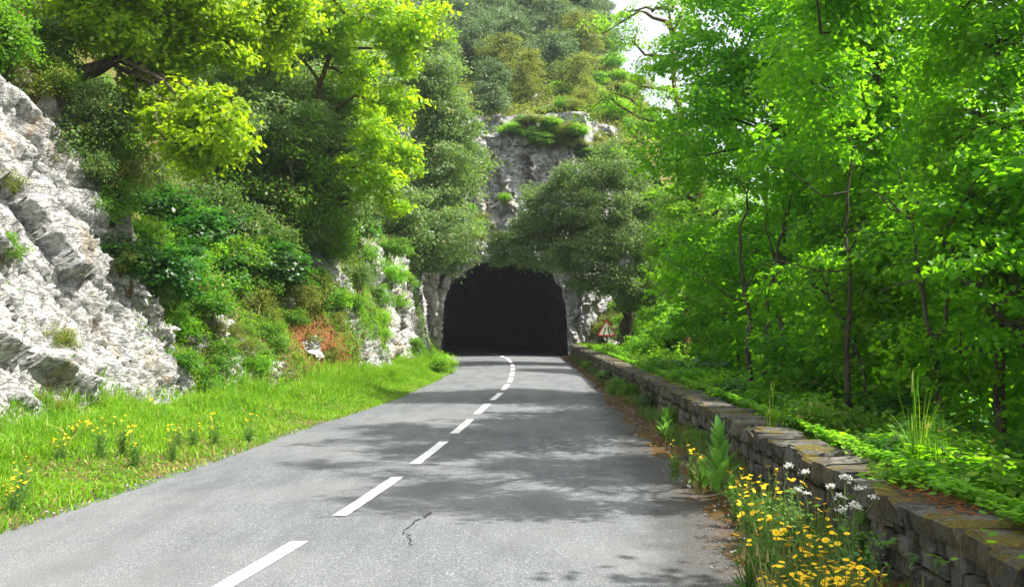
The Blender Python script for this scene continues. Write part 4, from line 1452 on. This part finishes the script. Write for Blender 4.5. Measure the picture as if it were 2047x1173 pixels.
# plants clinging to the portal rock and the lit bank behind the sign
for k, px, py, Y, s in [('bush_lime', 1012, 398, 54.6, .5), ('bush_olive', 955, 440, 54.0, .7), ('bush_lime', 945, 420, 54, .5), ('bush_olive', 960, 475, 53.6, .5), ('bush_lime', 862, 530, 53.2, .7),
                        ('bush_olive', 1215, 640, 55.5, 1.0), ('bush_lime', 1230, 620, 56, .9), ('bush_olive', 1200, 660, 55, .8), ('bush_olive', 1235, 665, 54.5, .9), ('bush_lime', 1250, 650, 54, .8),
                        ('bush_lime', 1310, 680, 42, 1.3), ('bush_lime', 1335, 650, 44, 1.4), ('bush_lime', 1290, 700, 41, .9)]:
    p = P(px, py, Y)
    place(k, p - [0, 0, .4 * s], R2.random() * 6.3, s, f'{cname[k]} ' + ('clinging to the rock above the tunnel' if py < 500 else ('at the left shoulder of the tunnel mouth' if px < 900 else ('on the sunlit bank behind the road sign' if px < 1260 else 'in sunlight below the holm oak trunk'))),
          f'{cname[k]}s ' + ('on the portal rock' if py < 550 else 'around the road sign'), 'shrub')


# ------------------------------------------------------------------ grass
def blades(pts, h, rng, lean=.35, w=.012, curl=.3):
    n = len(pts)
    a = rng.random(n) * 2 * pi
    H = h * rng.uniform(.5, 1.3, n)
    ln = rng.random(n) * lean
    d = np.stack([np.cos(a), np.sin(a), 0 * a], 1)
    s = np.stack([-np.sin(a + rng.normal(size=n) * .8), np.cos(a + rng.normal(size=n) * .8), 0 * a], 1)
    W = (w * rng.uniform(.6, 1.4, n))[:, None]
    up = np.array([0, 0, 1.])
    m = pts + up * (H * .55)[:, None] + d * (H * ln * .4)[:, None]
    tip = pts + up * (H * (1 - .35 * ln))[:, None] + d * (H * ln * (1 + curl))[:, None]
    v = np.stack([pts - s * W, pts + s * W, m + s * W * .75, m - s * W * .75, tip], 1).reshape(-1, 3)
    b = np.arange(n)[:, None] * 5
    q = np.concatenate([b + [0, 1, 2], b + [0, 2, 3], b + [3, 2, 4]])
    return v, q


def surf_points(P3, S, n, rng, ylim, slim, wfun=None):
    """random points on a structured grid surface"""
    y = rng.uniform(*ylim, n); s = rng.uniform(*slim, n)
    return y, s


def grass_left():
    rng = np.random.default_rng(404)
    n = 175000
    y = 6.5 + (56 - 6.5) * rng.random(n) ** 1.15
    s = rng.uniform(-.02, 1.06, n)
    iy = np.interp(y, B_Y, np.arange(len(B_Y))); js = np.interp(s, B_S, np.arange(len(B_S)))
    i0 = np.clip(iy.astype(int), 0, len(B_Y) - 2); j0 = np.clip(js.astype(int), 0, len(B_S) - 2)
    fi = (iy - i0)[:, None]; fj = (js - j0)[:, None]
    p = B_P[i0, j0] * (1 - fi) * (1 - fj) + B_P[i0 + 1, j0] * fi * (1 - fj) + B_P[i0, j0 + 1] * (1 - fi) * fj + B_P[i0 + 1, j0 + 1] * fi * fj
    nn = vnoise(p * np.array([1.3, 1.3, 1]), 7)
    keep = rng.random(n) < np.clip(.45 + sstep(.0, .22, s) * 1.2, 0, 1) * np.clip(.5 + nn * 1.1, 0, 1)
    p, s, nn = p[keep], s[keep], nn[keep]
    h = (.08 + .34 * sstep(.15, .8, s)) * (.35 + 1.4 * vnoise(p * np.array([.9, .9, 1]), 17) ** 1.4) * (.7 + .6 * vnoise(p * np.array([4, 4, 1]), 18))
    dry = rng.random(len(p)) < np.clip(.22 - s * .5 + (vnoise(p * 1.1, 19) - .55) * .9, .03, .5)
    v, f = blades(p[dry], h[dry] * .7, rng, 1.3, .009)
    o = mesh_np('dry_verge_grass', v, f, M['dry_grass']); tag(o, 'short straw-coloured grass along the left road edge', 'dry grass', kind='stuff')
    v, f = blades(p[~dry] - [0, 0, .01], h[~dry], rng, .9, .009 + 0 * h[~dry])
    wn_ = vnoise(p * 1.7, 29) > .52
    q = p[wn_][::3] + np.stack([0 * p[wn_][::3, 0], 0 * p[wn_][::3, 0], rng.random(len(p[wn_][::3])) * .9 * h[wn_][::3]], 1)
    v2, f2 = leaf_mesh(q, .055, rng, .6, .6)
    o = mesh_np('verge_weeds', v2, f2, M['leaf_bush']); tag(o, 'low leafy weeds in the left roadside grass', 'weeds', kind='stuff')
    o = mesh_np('verge_grass', v, f, M['grass']); tag(o, 'bright green grass along the left road edge', 'grass', kind='stuff')
    # grass and weeds up the earthy parts of the bank
    n = 90000
    y = rng.uniform(13, 54, n); s = 1 + rng.random(n) * 1.5
    i0 = np.clip(np.searchsorted(B_Y, y) - 1, 0, len(B_Y) - 1); j0 = np.clip(np.searchsorted(B_S, s) - 1, 0, len(B_S) - 1)
    p = B_P[i0, j0] + rng.normal(size=(n, 3)) * .04; r = B_R[i0, j0]
    soil = np.exp(-((p[:, 1] - 27.2) / 1.9) ** 2 - ((p[:, 2] - 1.1) / 1.1) ** 2)
    keep = (rng.random(n) < np.clip(1.15 - r * 1.5, .0, 1)) & (vnoise(p * 1.4, 27) > .35) & (rng.random(n) > soil * 1.1)
    p = p[keep]
    k = rng.random(len(p)) < .24
    v, f = blades(p[~k], np.full((~k).sum(), .22), rng, 1.4, .011)
    o = mesh_np('bank_grass', v, f, M['grass']); tag(o, 'rough grass and weeds on the earthy left bank', 'grass', kind='stuff')
    v, f = blades(p[k], np.full(k.sum(), .34), rng, 2.2, .008)
    o = mesh_np('dry_grass', v, f, M['dry_grass']); tag(o, 'straw-coloured dry grass hanging on the left bank', 'dry grass', kind='stuff')
    # small leaves of ground plants on the bank
    n = 160000
    y = rng.uniform(14, 55, n); s = 1 + rng.random(n) * 1.25
    i0 = np.clip(np.searchsorted(B_Y, y) - 1, 0, len(B_Y) - 1); j0 = np.clip(np.searchsorted(B_S, s) - 1, 0, len(B_S) - 1)
    p = B_P[i0, j0] + rng.normal(size=(n, 3)) * .05; r = B_R[i0, j0]
    soil = np.exp(-((p[:, 1] - 27.2) / 1.9) ** 2 - ((p[:, 2] - 1.1) / 1.1) ** 2)
    cover = fbm(p * .55, 77, 4) * 2.0
    keep = (rng.random(n) < np.clip(1.0 - r * 1.25 + cover, .0, 1)) & (rng.random(n) > soil * 1.3)
    p = p[keep] + [.05, -.03, .04]
    v, f = leaf_mesh(p, .075, rng, .5, .6)
    o = mesh_np('ground_cover', v, f, M['leaf_bush']); tag(o, 'small-leaved green ground cover over the left bank', 'ground cover', kind='stuff')
    # dead leaves on the red soil
    h = bank_hit(580, 720); 
    n = 2600
    y = rng.normal(27.4, 1.6, n); s = 1 + np.clip(rng.normal(.22, .2, n), -.1, .9)
    i0 = np.clip(np.searchsorted(B_Y, y), 0, len(B_Y) - 1); j0 = np.clip(np.searchsorted(B_S, s), 0, len(B_S) - 1)
    v, f = leaf_mesh(B_P[i0, j0] + [.02, -.02, .02], .09, rng, .7, .5)
    o = mesh_np('leaf_litter', v, f, M['litter']); tag(o, 'reddish dead leaves on the bare soil of the left bank', 'dead leaves', kind='stuff')


grass_left()


def grass_right():
    rng = np.random.default_rng(505)
    # tufts and weeds along the wall foot
    n = 30000
    y = 5 + (51 - 5) * rng.random(n); u = rng.random(n) ** .55
    dens = vnoise(np.stack([y * .9, u * 2, 0 * y], 1), 55)
    keep = rng.random(n) < np.clip((dens - .38) * 3.2, 0.03, 1) * sstep(.2, .8, u)
    y, u = y[keep], u[keep]
    a = XR(y) - .05; b = XW(y) + .06
    p = np.stack([a + (b - a) * u, y, .02 + .06 * u], 1)
    k = rng.random(len(p)) < .15
    v, f = blades(p[~k], np.full((~k).sum(), .2), rng, .9, .008)
    o = mesh_np('wall_foot_grass', v, f, M['weed']); tag(o, 'thin dull green grass along the foot of the wall', 'grass', kind='stuff')
    v, f = blades(p[k], np.full(k.sum(), .26), rng, 1.6, .005)
    o = mesh_np('dry_stalks', v, f, M['dry_grass']); tag(o, 'dry straw stalks along the foot of the wall', 'dry grass', kind='stuff')
    # creeper along the back edge of the coping
    n = 17000
    y = 4.2 + (46 - 4.2) * rng.random(n) ** 1.5
    dn = vnoise(np.stack([y * .8, 0 * y, 0 * y], 1), 65)
    wd = np.interp(y, [4, 6.6, 7.4, 9, 11, 14, 46], [.30, .30, .24, .14, .16, .04, .02]) * (.4 + 1.1 * dn)
    x = XW(y) + .50 - np.abs(rng.normal(size=n)) * wd * .55 + rng.random(n) * .10
    z = WTOP + .035 + rng.random(n) * .06 - np.clip(x - XW(y) - .5, 0, 1) * .9
    kp = (vnoise(np.stack([y * 2.2, x * 6, 0 * y], 1), 66) > .40) | (x > XW(y) + .52)
    x, y, z = x[kp], y[kp], z[kp]
    v, f = leaf_mesh(np.stack([x, y, z + .05 * vnoise(np.stack([y * 5, x * 5, 0 * y], 1), 68)], 1), .05, rng, .7, .85, oval=True)
    o = mesh_np('creeper', v, f, M['leaf_lime']); tag(o, 'bright lime-green creeper spilling over the back edge of the coping', 'creeper', kind='stuff')
    # moss cushions on the coping
    n = 9000
    y = 4.2 + 22 * rng.random(n) ** 1.3
    x = XW(y) + .30 + rng.random(n) * .18
    q = np.stack([x, y, 0 * x + WTOP + .008], 1)
    keep = vnoise(q * np.array([3, 1.2, 1]), 67) > .56
    v, f = leaf_mesh(q[keep], .028, rng, .5, .7)
    o = mesh_np('moss', v, f, M['leaf_olive']); tag(o, 'brownish moss tufts on top of the coping', 'moss', kind='stuff')
    # dead leaves on the coping and verge
    n = 420
    y = rng.normal(6.75, .38, n); x = XW(y) + np.clip(rng.normal(.30, .10, n), .03, .46)
    q = np.stack([x, y, WTOP + .015 + rng.random(n) * .02], 1)
    n = 900
    y2 = rng.uniform(5, 22, n); u = rng.random(n); x2 = XR(y2) + (XW(y2) - XR(y2)) * u
    q2 = np.stack([x2, y2, .05 + .07 * u], 1)
    v, f = leaf_mesh(np.concatenate([q, q2]), .05, rng, .8, .35)
    o = mesh_np('leaf_litter', v, f, M['litter']); tag(o, 'rust-brown dead leaves lying on the coping and verge', 'dead leaves', kind='stuff')
    # far bank beside the sign
    n = 9000
    x = rng.uniform(3.3, 7.5, n); y = rng.uniform(43, 55, n)
    p = np.stack([x, y, valley(x, y) + .05], 1)
    v, f = blades(p, np.full(n, .28), rng, .7, .02)
    o = mesh_np('ledge_grass', v, f, M['grass']); tag(o, 'tall grass around the foot of the road sign', 'grass', kind='stuff')


grass_right()

# ------------------------------------------------------------------ flowers and herbs
M['petal_y'] = flat_mat('yellow_petal', (.88, .60, .01), .6, .2)
M['petal_o'] = flat_mat('orange_flower_centre', (.75, .30, .01), .7, .2)
M['petal_w'] = flat_mat('white_umbel', (.78, .78, .72), .6, .2)
M['stem'] = flat_mat('green_stem', (.13, .20, .05), .6, .2)


def flower_mesh(name, r, npet, mat_a, mat_b, cup=.25):
    v = [(0, 0, 0)]; f = []; fm = []
    for k in range(npet):
        a = 2 * pi * k / npet; da = pi / npet * .85
        b = len(v)
        for ang, rr, z in ((a - da, r * .75, cup * r * .6), (a, r, cup * r), (a + da, r * .75, cup * r * .6)):
            v.append((rr * math.cos(ang), rr * math.sin(ang), z))
        f.append((0, b, b + 1, b + 2)); fm.append(0)
    b = len(v)
    for k in range(6):
        a = 2 * pi * k / 6; v.append((r * .32 * math.cos(a), r * .32 * math.sin(a), .10 * r))
    v.append((0, 0, .32 * r))
    for k in range(6): f.append((b + k, b + (k + 1) % 6, b + 6)); fm.append(1)
    me = bpy.data.meshes.new(name); me.from_pydata(v, [], f); me.materials.append(mat_a); me.materials.append(mat_b)
    for i, p in enumerate(me.polygons): p.material_index = fm[i]
    return me


FLOWER = flower_mesh('flower', .020, 13, M['petal_y'], M['petal_o'])


def flower_plant(seed, nst, h, spread):
    rng = np.random.default_rng(seed)
    t = thing('yellow_flower_plant', (0, 0, 0), '', 'flower')
    st = Tubes(4)
    ends = []
    for k in range(nst):
        a = rng.random() * 6.28; q = rng.random() ** .6 * spread
        H = h * rng.uniform(.6, 1.1)
        e = np.array([q * math.cos(a), q * math.sin(a), H])
        st.add(bend((e[0] * .2, e[1] * .2, -.05), e, 5, 0, .03, rng), [.004, .0035, .003, .0025, .002], rng=rng)
        ends.append(e)
        if rng.random() < .5:
            m = e * [.7, .7, .7]; e2 = m + rng.normal(size=3) * [.05, .05, .02] + [0, 0, H * .25]
            st.add(bend(m, e2, 4, 0, .03, rng), .002, rng=rng); ends.append(e2)
    st.build('stems', M['stem'], t)
    for e in ends:
        o = link('flower', FLOWER, t); o.location = e; s = rng.uniform(.7, 1.35)
        o.rotation_euler = (rng.normal() * .3, rng.normal() * .3, rng.random() * 6); o.scale = (s, s, s)
    # buds, narrow leaves
    n = 90
    a = rng.random(n) * 6.28; q = rng.random(n) ** .5 * spread * .8
    p = np.stack([q * np.cos(a) * .6, q * np.sin(a) * .6, rng.random(n) ** 1.6 * h * .6], 1)
    v, f = leaf_mesh(p, .10, rng, .3, .22)
    mesh_np('leaves', v, f, M['weed'], t)
    b = rng.random((60, 3)) * [6.28, 1, 1]
    pts = np.stack([np.cos(b[:, 0]) * b[:, 1] * spread * .3, np.sin(b[:, 0]) * b[:, 1] * spread * .3, 0 * b[:, 0]], 1)
    v, f = blades(pts, np.full(60, h * .7), rng, .6, .004)
    mesh_np('blades', v, f, M['weed'], t)
    return t


PROTO['fl_a'] = flower_plant(1, 9, .55, .16)
PROTO['fl_b'] = flower_plant(2, 7, .48, .13)
PROTO['fl_c'] = flower_plant(3, 17, .42, .17)


def herb_at(kind, px, py, Y, h, rz, s, label, group, cat='flower', z0=.04):
    """head of the plant seen near pixel px,py at depth Y"""
    x = (px - CX) / F * Y
    return place(kind, (x, Y, z0), rz, s, label, group, cat)


RF = [('fl_b', 1385, 11.6, .8, 'in the small clump where the wall meets the road shade'), ('fl_a', 1350, 11.9, .7, 'in the small clump where the wall meets the road shade'), ('fl_c', 1412, 11.2, .8, 'in the small clump where the wall meets the road shade'),
      ('fl_c', 1500, 8.8, 1.0, 'between the broad-leaved plant and the white umbels'), ('fl_a', 1535, 8.4, 1.0, 'between the broad-leaved plant and the white umbels'), ('fl_b', 1475, 9.4, .9, 'between the broad-leaved plant and the white umbels'), ('fl_b', 1575, 8.2, 1.1, 'between the broad-leaved plant and the white umbels'),
      ('fl_a', 1500, 6.9, .95, 'in the tall clump at the road edge below the umbels'), ('fl_b', 1560, 6.6, 1.05, 'in the tall clump at the road edge below the umbels'), ('fl_c', 1600, 6.5, 1.1, 'in the tall clump at the road edge below the umbels'), ('fl_a', 1620, 6.9, 1.0, 'in the tall clump at the road edge below the umbels'), ('fl_b', 1535, 7.3, 1.0, 'in the tall clump at the road edge below the umbels'),
      ('fl_c', 1560, 5.7, .95, 'in the dense yellow drift at the bottom edge'), ('fl_a', 1620, 5.6, .95, 'in the dense yellow drift at the bottom edge'), ('fl_c', 1665, 5.7, 1.0, 'in the dense yellow drift at the bottom edge'), ('fl_b', 1700, 5.5, 1.0, 'in the dense yellow drift at the bottom edge'), ('fl_c', 1730, 5.7, .95, 'in the dense yellow drift at the bottom edge'), ('fl_a', 1690, 6.1, .9, 'in the dense yellow drift at the bottom edge'), ('fl_c', 1610, 6.0, .8, 'in the dense yellow drift at the bottom edge')]
for k, px, Y, s, w in RF:
    herb_at(k, px, 0, Y, .5, R2.random() * 6, s, 'yellow hawkbit plant ' + w, 'yellow flowers ' + w)
for px, py, w in [(180, 862, 'at the foot of the near rock slab'), (150, 868, 'at the foot of the near rock slab'), (120, 890, 'at the foot of the near rock slab'), (200, 885, 'at the foot of the near rock slab'), (245, 880, 'in the grass beside the near slab'), (270, 892, 'in the grass beside the near slab'),
                  (45, 955, 'low in the grass at the left picture edge'), (30, 968, 'low in the grass at the left picture edge'), (355, 862, 'in the grass past the slab corner'), (385, 858, 'in the grass past the slab corner'), (345, 880, 'in the grass past the slab corner'), (500, 845, 'in the verge below the green bank'), (430, 852, 'in the verge below the green bank'), (300, 815, 'against the rock above the verge')]:
    Y = (CAMZ - .2) * F / (py - HOR + 8)
    x = (px - CX) / F * Y
    place(['fl_a', 'fl_b', 'fl_c'][int(R2.integers(3))], (x, Y, bank_z(x, Y) - .03), R2.random() * 6, R2.uniform(.75, 1.0), 'yellow dandelion-like plant ' + w, 'yellow flowers ' + w, 'flower')


def umbel_plant(px, py, Y, heads, label):
    rng = np.random.default_rng(int(px))
    x = (px - CX) / F * Y
    t = thing('umbellifer', (x, Y, .03), label, 'flower', 'white flowering herbs at the wall')
    st = Tubes(4)
    for hx, hy in heads:
        e = P(hx, hy, Y) - np.array([x, Y, .03]) + [0, rng.normal() * .05, 0]
        path = bend((0, 0, -.05), e, 6, 0, .04, rng); st.add(path, np.linspace(.006, .003, 6), rng=rng)
        n = int(rng.integers(9, 17)); R_ = rng.uniform(.028, .05)
        a = np.arange(n) * 2.4 + rng.normal(size=n) * .2; r = np.sqrt(np.arange(n) / n) * R_
        tips = e + np.stack([r * np.cos(a), r * np.sin(a), .045 - r * r * 12 + rng.normal(size=n) * .005], 1)
        for q in tips: st.add([e, q], .0012, 3)
        rr = np.random.default_rng(int(hx))
        pts = np.repeat(tips, 9, 0) + rr.normal(size=(n * 9, 3)) * [.007, .007, .005]
        v, f = leaf_mesh(pts, .010, rr, .4, .9)
        mesh_np('umbel', v, f, M['petal_w'], t)
    st.build('stems', M['stem'], t)
    p = rng.normal(size=(160, 3)) * [.10, .10, .12] + [0, 0, .3]
    v, f = leaf_mesh(p, .05, rng, .6, .5)
    mesh_np('leaves', v, f, M['weed'], t)


umbel_plant(1680, 1000, 7.0, [(1686, 962), (1668, 985), (1700, 968), (1718, 985), (1672, 998), (1710, 1022), (1745, 1003)], 'white umbellifer with clustered heads in front of the coping')
umbel_plant(1585, 960, 7.9, [(1578, 940), (1606, 950), (1590, 985), (1612, 995)], 'smaller white umbellifer left of the tallest one')
umbel_plant(1700, 1100, 6.4, [(1712, 1022), (1688, 1034)], 'short white umbellifer low against the wall face')


def strap_leaf(L, w, n=6, arch=.3, wav=.0):
    u = np.linspace(0, 1, n)
    ww = w * np.sin(np.clip(u * .93 + .07, 0, 1) * pi) ** .7
    v = []
    for k in range(n):
        y = L * u[k] * math.cos(arch * u[k] * 1.2); z = L * u[k] * math.sin(pi / 2 - arch * u[k] * 1.2) if False else 0
        v += [(-ww[k], arch * L * u[k] ** 2, L * u[k] * (1 - .25 * arch * u[k])), (0, arch * L * u[k] ** 2 + ww[k] * .25, L * u[k] * (1 - .25 * arch * u[k])), (ww[k], arch * L * u[k] ** 2, L * u[k] * (1 - .25 * arch * u[k]))]
    f = []
    for k in range(n - 1):
        b = 3 * k; f += [(b, b + 1, b + 4, b + 3), (b + 1, b + 2, b + 5, b + 4)]
    return v, f


M['broad'] = leaf_mat('broad_herb_leaf', (.10, .25, .04), (.13, .30, .05), (.22, .48, .05), .4, .5, .3)
v, f = strap_leaf(.36, .055, 7, .25)
LEAFME = bpy.data.meshes.new('broad_leaf'); LEAFME.from_pydata(v, [], f); LEAFME.materials.append(M['broad'])
x = (1437 - CX) / F * 10.6
bp = thing('broad_leaved_plant', (x, 10.6, .03), 'tall plant with upright broad green leaves standing against the wall', 'plant')
Tubes_ = Tubes(6); Tubes_.add([(0, 0, -.05), (.01, 0, .35), (0, 0, .72)], [.012, .01, .005]); Tubes_.build('stem', M['stem'], bp)
for k in range(22):
    o = link('broad_leaf', LEAFME, bp)
    z = .02 + .60 * (k / 22); a = k * 2.4
    tilt = .62 - .5 * (k / 22)
    s = 1.05 - .45 * (k / 22) + R2.random() * .1
    o.location = (0, 0, z); o.rotation_euler = (-tilt + .1, 0, a); o.scale = (s, s, s)
    o.rotation_mode = 'XYZ'
for (px, Y, s, lab) in [(1405, 10.9, .55, 'low rosette of broad leaves left of the tall leafy plant'), (1463, 10.2, .45, 'small rosette of broad leaves right of the tall leafy plant'), (1330, 15.5, .8, 'leafy green plant climbing the shaded wall face')]:
    copy_tree(bp, ((px - CX) / F * Y, Y, .04), 1.3, (s, s, s * .8), lab)


def tuft(px, Y, z0, H, n, label, seed, mat='grass', w=.006):
    rng = np.random.default_rng(seed)
    x = (px - CX) / F * Y
    t = thing('grass_tuft', (x, Y, z0), label, 'grass tuft')
    a = rng.random(n) * 6.28; ln = rng.uniform(.05, .55, n); hh = H * rng.uniform(.45, 1., n)
    V, Fc = [], []
    m = 8
    for i in range(n):
        u = np.linspace(0, 1, m)
        d = np.array([math.cos(a[i]), math.sin(a[i]), 0])
        c = d * (ln[i] * hh[i] * u ** 1.8)[:, None] + np.array([0, 0, 1]) * (hh[i] * (u - ln[i] * .45 * u ** 2.5))[:, None] + rng.normal(size=3) * [.03, .03, 0]
        s = np.array([-d[1], d[0], 0]); W = w * (1 - u ** 2 * .9)
        b = len(V) * 1
        base = sum(len(q) for q in V)
        V.append(np.stack([c - s * W[:, None], c + s * W[:, None]], 1).reshape(-1, 3))
        for k in range(m - 1): Fc.append([base + 2 * k, base + 2 * k + 1, base + 2 * k + 3, base + 2 * k + 2])
    mesh_np('blades', np.concatenate(V), Fc, M[mat], t)
    st = Tubes(4)
    for k in range(3):
        e = np.array([rng.normal() * .07, rng.normal() * .05, H * rng.uniform(.95, 1.15)])
        st.add(bend((0, 0, 0), e, 5, 0, .02, rng), .003)
        st.add([e * [1, 1, .82], e], [.008, .003])
    st.build('seed_stalks', M[mat], t)


tuft(1832, 8.0, .55, .85, 46, 'tallest arching grass tuft rising behind the wall coping', 5, 'grass')
tuft(1880, 7.8, .55, .50, 22, 'shorter grass tuft right of the tallest one behind the coping', 6, 'grass')
tuft(1545, 11.5, .55, .55, 20, 'thin upright grass tuft behind the middle coping stones', 7, 'grass')
tuft(1400, 10.9, .03, .34, 40, 'straggly half-dry grass tuft beside the first yellow flowers', 8, 'dry_grass', .004)
tuft(1540, 6.2, .03, .42, 30, 'straw-coloured stalks among the nearest yellow flowers', 9, 'dry_grass', .003)


def fern(px, py, Y, L, n, label, seed, out=(-.6, -.5, .35)):
    rng = np.random.default_rng(seed)
    c = P(px, py, Y)
    t = thing('fern', c, label, 'fern')
    for k in range(n):
        d = np.array(out) + rng.normal(size=3) * [.5, .5, .25]; d /= np.linalg.norm(d)
        u = np.linspace(0, 1, 12)
        LL = L * rng.uniform(.7, 1.1)
        pth = d * (LL * u)[:, None] - np.array([0, 0, 1]) * (LL * .45 * u ** 2)[:, None]
        s = np.cross(d, [0, 0, 1]); s /= np.linalg.norm(s)
        V, Fc = [], []
        for i in range(1, 12):
            wd = LL * .26 * math.sin(min(1, u[i] + .12) * pi * .9) + .004
            for sg in (-1, 1):
                b = pth[i]; tip = b + s * sg * wd + d * wd * .35
                mid = b + s * sg * wd * .5 + d * (wd * .2 + LL * .028); mi2 = b + s * sg * wd * .5 + d * (wd * .2 - LL * .028)
                n0 = len(V); V += [b, mid, tip, mi2]; Fc.append([n0, n0 + 1, n0 + 2, n0 + 3])
        n0 = len(V)
        for i in range(12): V += [pth[i] - s * .002, pth[i] + s * .002]
        for i in range(11): Fc.append([n0 + 2 * i, n0 + 2 * i + 1, n0 + 2 * i + 3, n0 + 2 * i + 2])
        mesh_np('frond', V, Fc, M['broad'], t)


fern(1890, 1125, 5.9, .16, 5, 'small green fern in the wall face below the coping at right', 1)
fern(1775, 1085, 6.4, .14, 5, 'small fern in the wall face behind the umbels', 2)
fern(1835, 1110, 6.1, .12, 4, 'smallest fern between the two others in the wall face', 3)


# twig and chips on the verge
tb = Tubes(6); a = ground_px(1395, 1003); b = ground_px(1475, 996)
tb.add(bend((*a, .05), (*b, .07), 6, 0, .02), [.010, .009, .008, .007, .006, .004])
o = tb.build('fallen_stick', flat_mat('bleached_wood', (.40, .33, .24), .8, .2, .4)); tag(o, 'pale dry stick lying on the right verge', 'stick')

# boulders on the bank
import bmesh


def boulder(px, py, r, label, seed, sq=(1, 1, .8)):
    h = bank_hit(px, py)
    if h is None: return
    rng = np.random.default_rng(seed)
    bm = bmesh.new(); bmesh.ops.create_icosphere(bm, subdivisions=4, radius=1.)
    co = np.array([v.co[:] for v in bm.verts])
    _, _, cid = worley(co * 1.5 + seed, seed)
    d1, d2, _ = worley(co * 2.6 + seed, seed + 1)
    rad = .82 + facets(co * 1.3 + seed, seed, .35, .9) + facets(co * 3.1 + seed, seed + 2, .14, .4) + fbm(co * 4, seed, 3) * .08
    co = co * rad[:, None] * np.array(sq) * r
    for v, c in zip(bm.verts, co): v.co = c
    me = bpy.data.meshes.new('boulder'); bm.to_mesh(me); bm.free(); me.materials.append(M['rock'])
    h = h - np.array([.30 * r, 0, .40 * r]); o = link('boulder', me); o.location = [float(c) for c in h]; o.rotation_euler = (0, .3, rng.random() * 6)
    tag(o, label, 'boulder', 'limestone boulders in the left bank')


for i, (px, py, r, lab) in enumerate([(640, 690, .42, 'large pale limestone boulder right of the reddish soil'), (690, 745, .34, 'whitish boulder at the verge below the cliff start'), (600, 600, .22, 'small rock showing in the bank above the reddish soil'),
                                      (462, 650, .26, 'pale rock on the crest of the green bank'), (410, 715, .22, 'pale rock low on the green bank'), (300, 585, .32, 'jagged white rock on the slab\'s right edge'), (500, 745, .18, 'small half-buried rock near the verge'),
                                      (320, 600, .25, 'squat white rock below the jagged one'), (525, 600, .2, 'sunlit rock under the dark shrubs'), (350, 660, .28, 'pale rock among dry grass by the slab')]):
    boulder(px, py, r, lab, 60 + i)

# pebbles along the left road edge
rng = np.random.default_rng(9)
items = []
for k in range(110):
    y = rng.uniform(8, 36); x = float(XL(y)) + rng.normal() * .07 + .02
    s = rng.uniform(.006, .022)
    items.append((STONES[int(rng.integers(10))], (x, y, float(max(road_z(x, y), -.03)) + s * .3), rng.random() * 6, (s * 1.6, s * 1.3, s)))
for k in range(420):
    y = rng.uniform(5, 30); x = float(XR(y)) + rng.normal() * .16 + .1
    s = rng.uniform(.006, .02)
    items.append((STONES[int(rng.integers(10))], (x, y, .012 + s * .3), rng.random() * 6, (s * 1.6, s * 1.3, s)))
pb_ = merged('pebbles', items, M['rock'], None); tag(pb_, 'loose pale pebbles along the road edges', 'pebbles', kind='stuff')

# ------------------------------------------------------------------ tell look-alikes apart by where they stand in their set
bpy.context.view_layer.update()
by = {}
for o in bpy.data.objects:
    if 'category' in o and 'label' in o:
        by.setdefault(o['label'], []).append(o)
ORD = ['leftmost', 'second from left', 'third from left', 'fourth from left', 'fifth from left', 'sixth from left', 'seventh from left', 'eighth from left', 'ninth from left']
by2 = {}
for lab, os_ in by.items():
    n = len(os_)
    if n > 10:
        sz = sorted(os_, key=lambda o: o.scale[0])
        for i, o in enumerate(sz):
            o['label'] = ['small', 'middling', 'big'][i * 3 // n] + (' nearer ' if o.location.y < sorted(q.location.y for q in os_)[n // 2] else ' farther ') + lab
            by2.setdefault(o['label'], []).append(o)
    if 1 < n <= 10:
        by2[lab] = os_
for lab, os_ in by2.items():
    n = len(os_)
    if 1 < n <= 10:
        os_.sort(key=lambda o: o.location.x / max(.5, o.location.y))
        for i, o in enumerate(os_):
            w = 'rightmost' if i == n - 1 else ORD[i]
            l2 = f'{w}: {lab}' if n > 2 else f'{"left" if i == 0 else "right"} one of two: {lab}'
            o['label'] = ' '.join(l2.split()[:16])

# ------------------------------------------------------------------ air
mz, nt, out = new_mat('thin_haze')
vol = nt.nodes.new('ShaderNodeVolumePrincipled')
vol.inputs['Color'].default_value = (.86, .93, 1, 1)
vol.inputs['Density'].default_value = .0004
vol.inputs['Anisotropy'].default_value = .3
nt.links.new(vol.outputs[0], out.inputs['Volume'])
HX, HY0, HY1, HZ0, HZ1 = 1300, -1300, 1300, -10.8, 92
v = [(x, y, z) for x in (-HX, HX) for y in (HY0, HY1) for z in (HZ0, HZ1)]
f = [[0, 1, 3, 2], [4, 6, 7, 5], [0, 4, 5, 1], [2, 3, 7, 6], [0, 2, 6, 4], [1, 5, 7, 3]]
hz = mesh_np('haze', v, f, mz); tag(hz, kind='stuff')

print('HITS', [(q, None if bank_hit(*q) is None else [round(float(c), 1) for c in bank_hit(*q)]) for q in ((215, 250), (430, 520), (668, 470), (840, 560))])
print('stones', n_st, 'hill trees', nh, 'bank shrubs', nb, 'objects', len(bpy.data.objects),
      'tris', sum(len(m.polygons) * (2 if len(m.polygons) and m.polygons[0].loop_total == 4 else 1) for m in bpy.data.meshes))
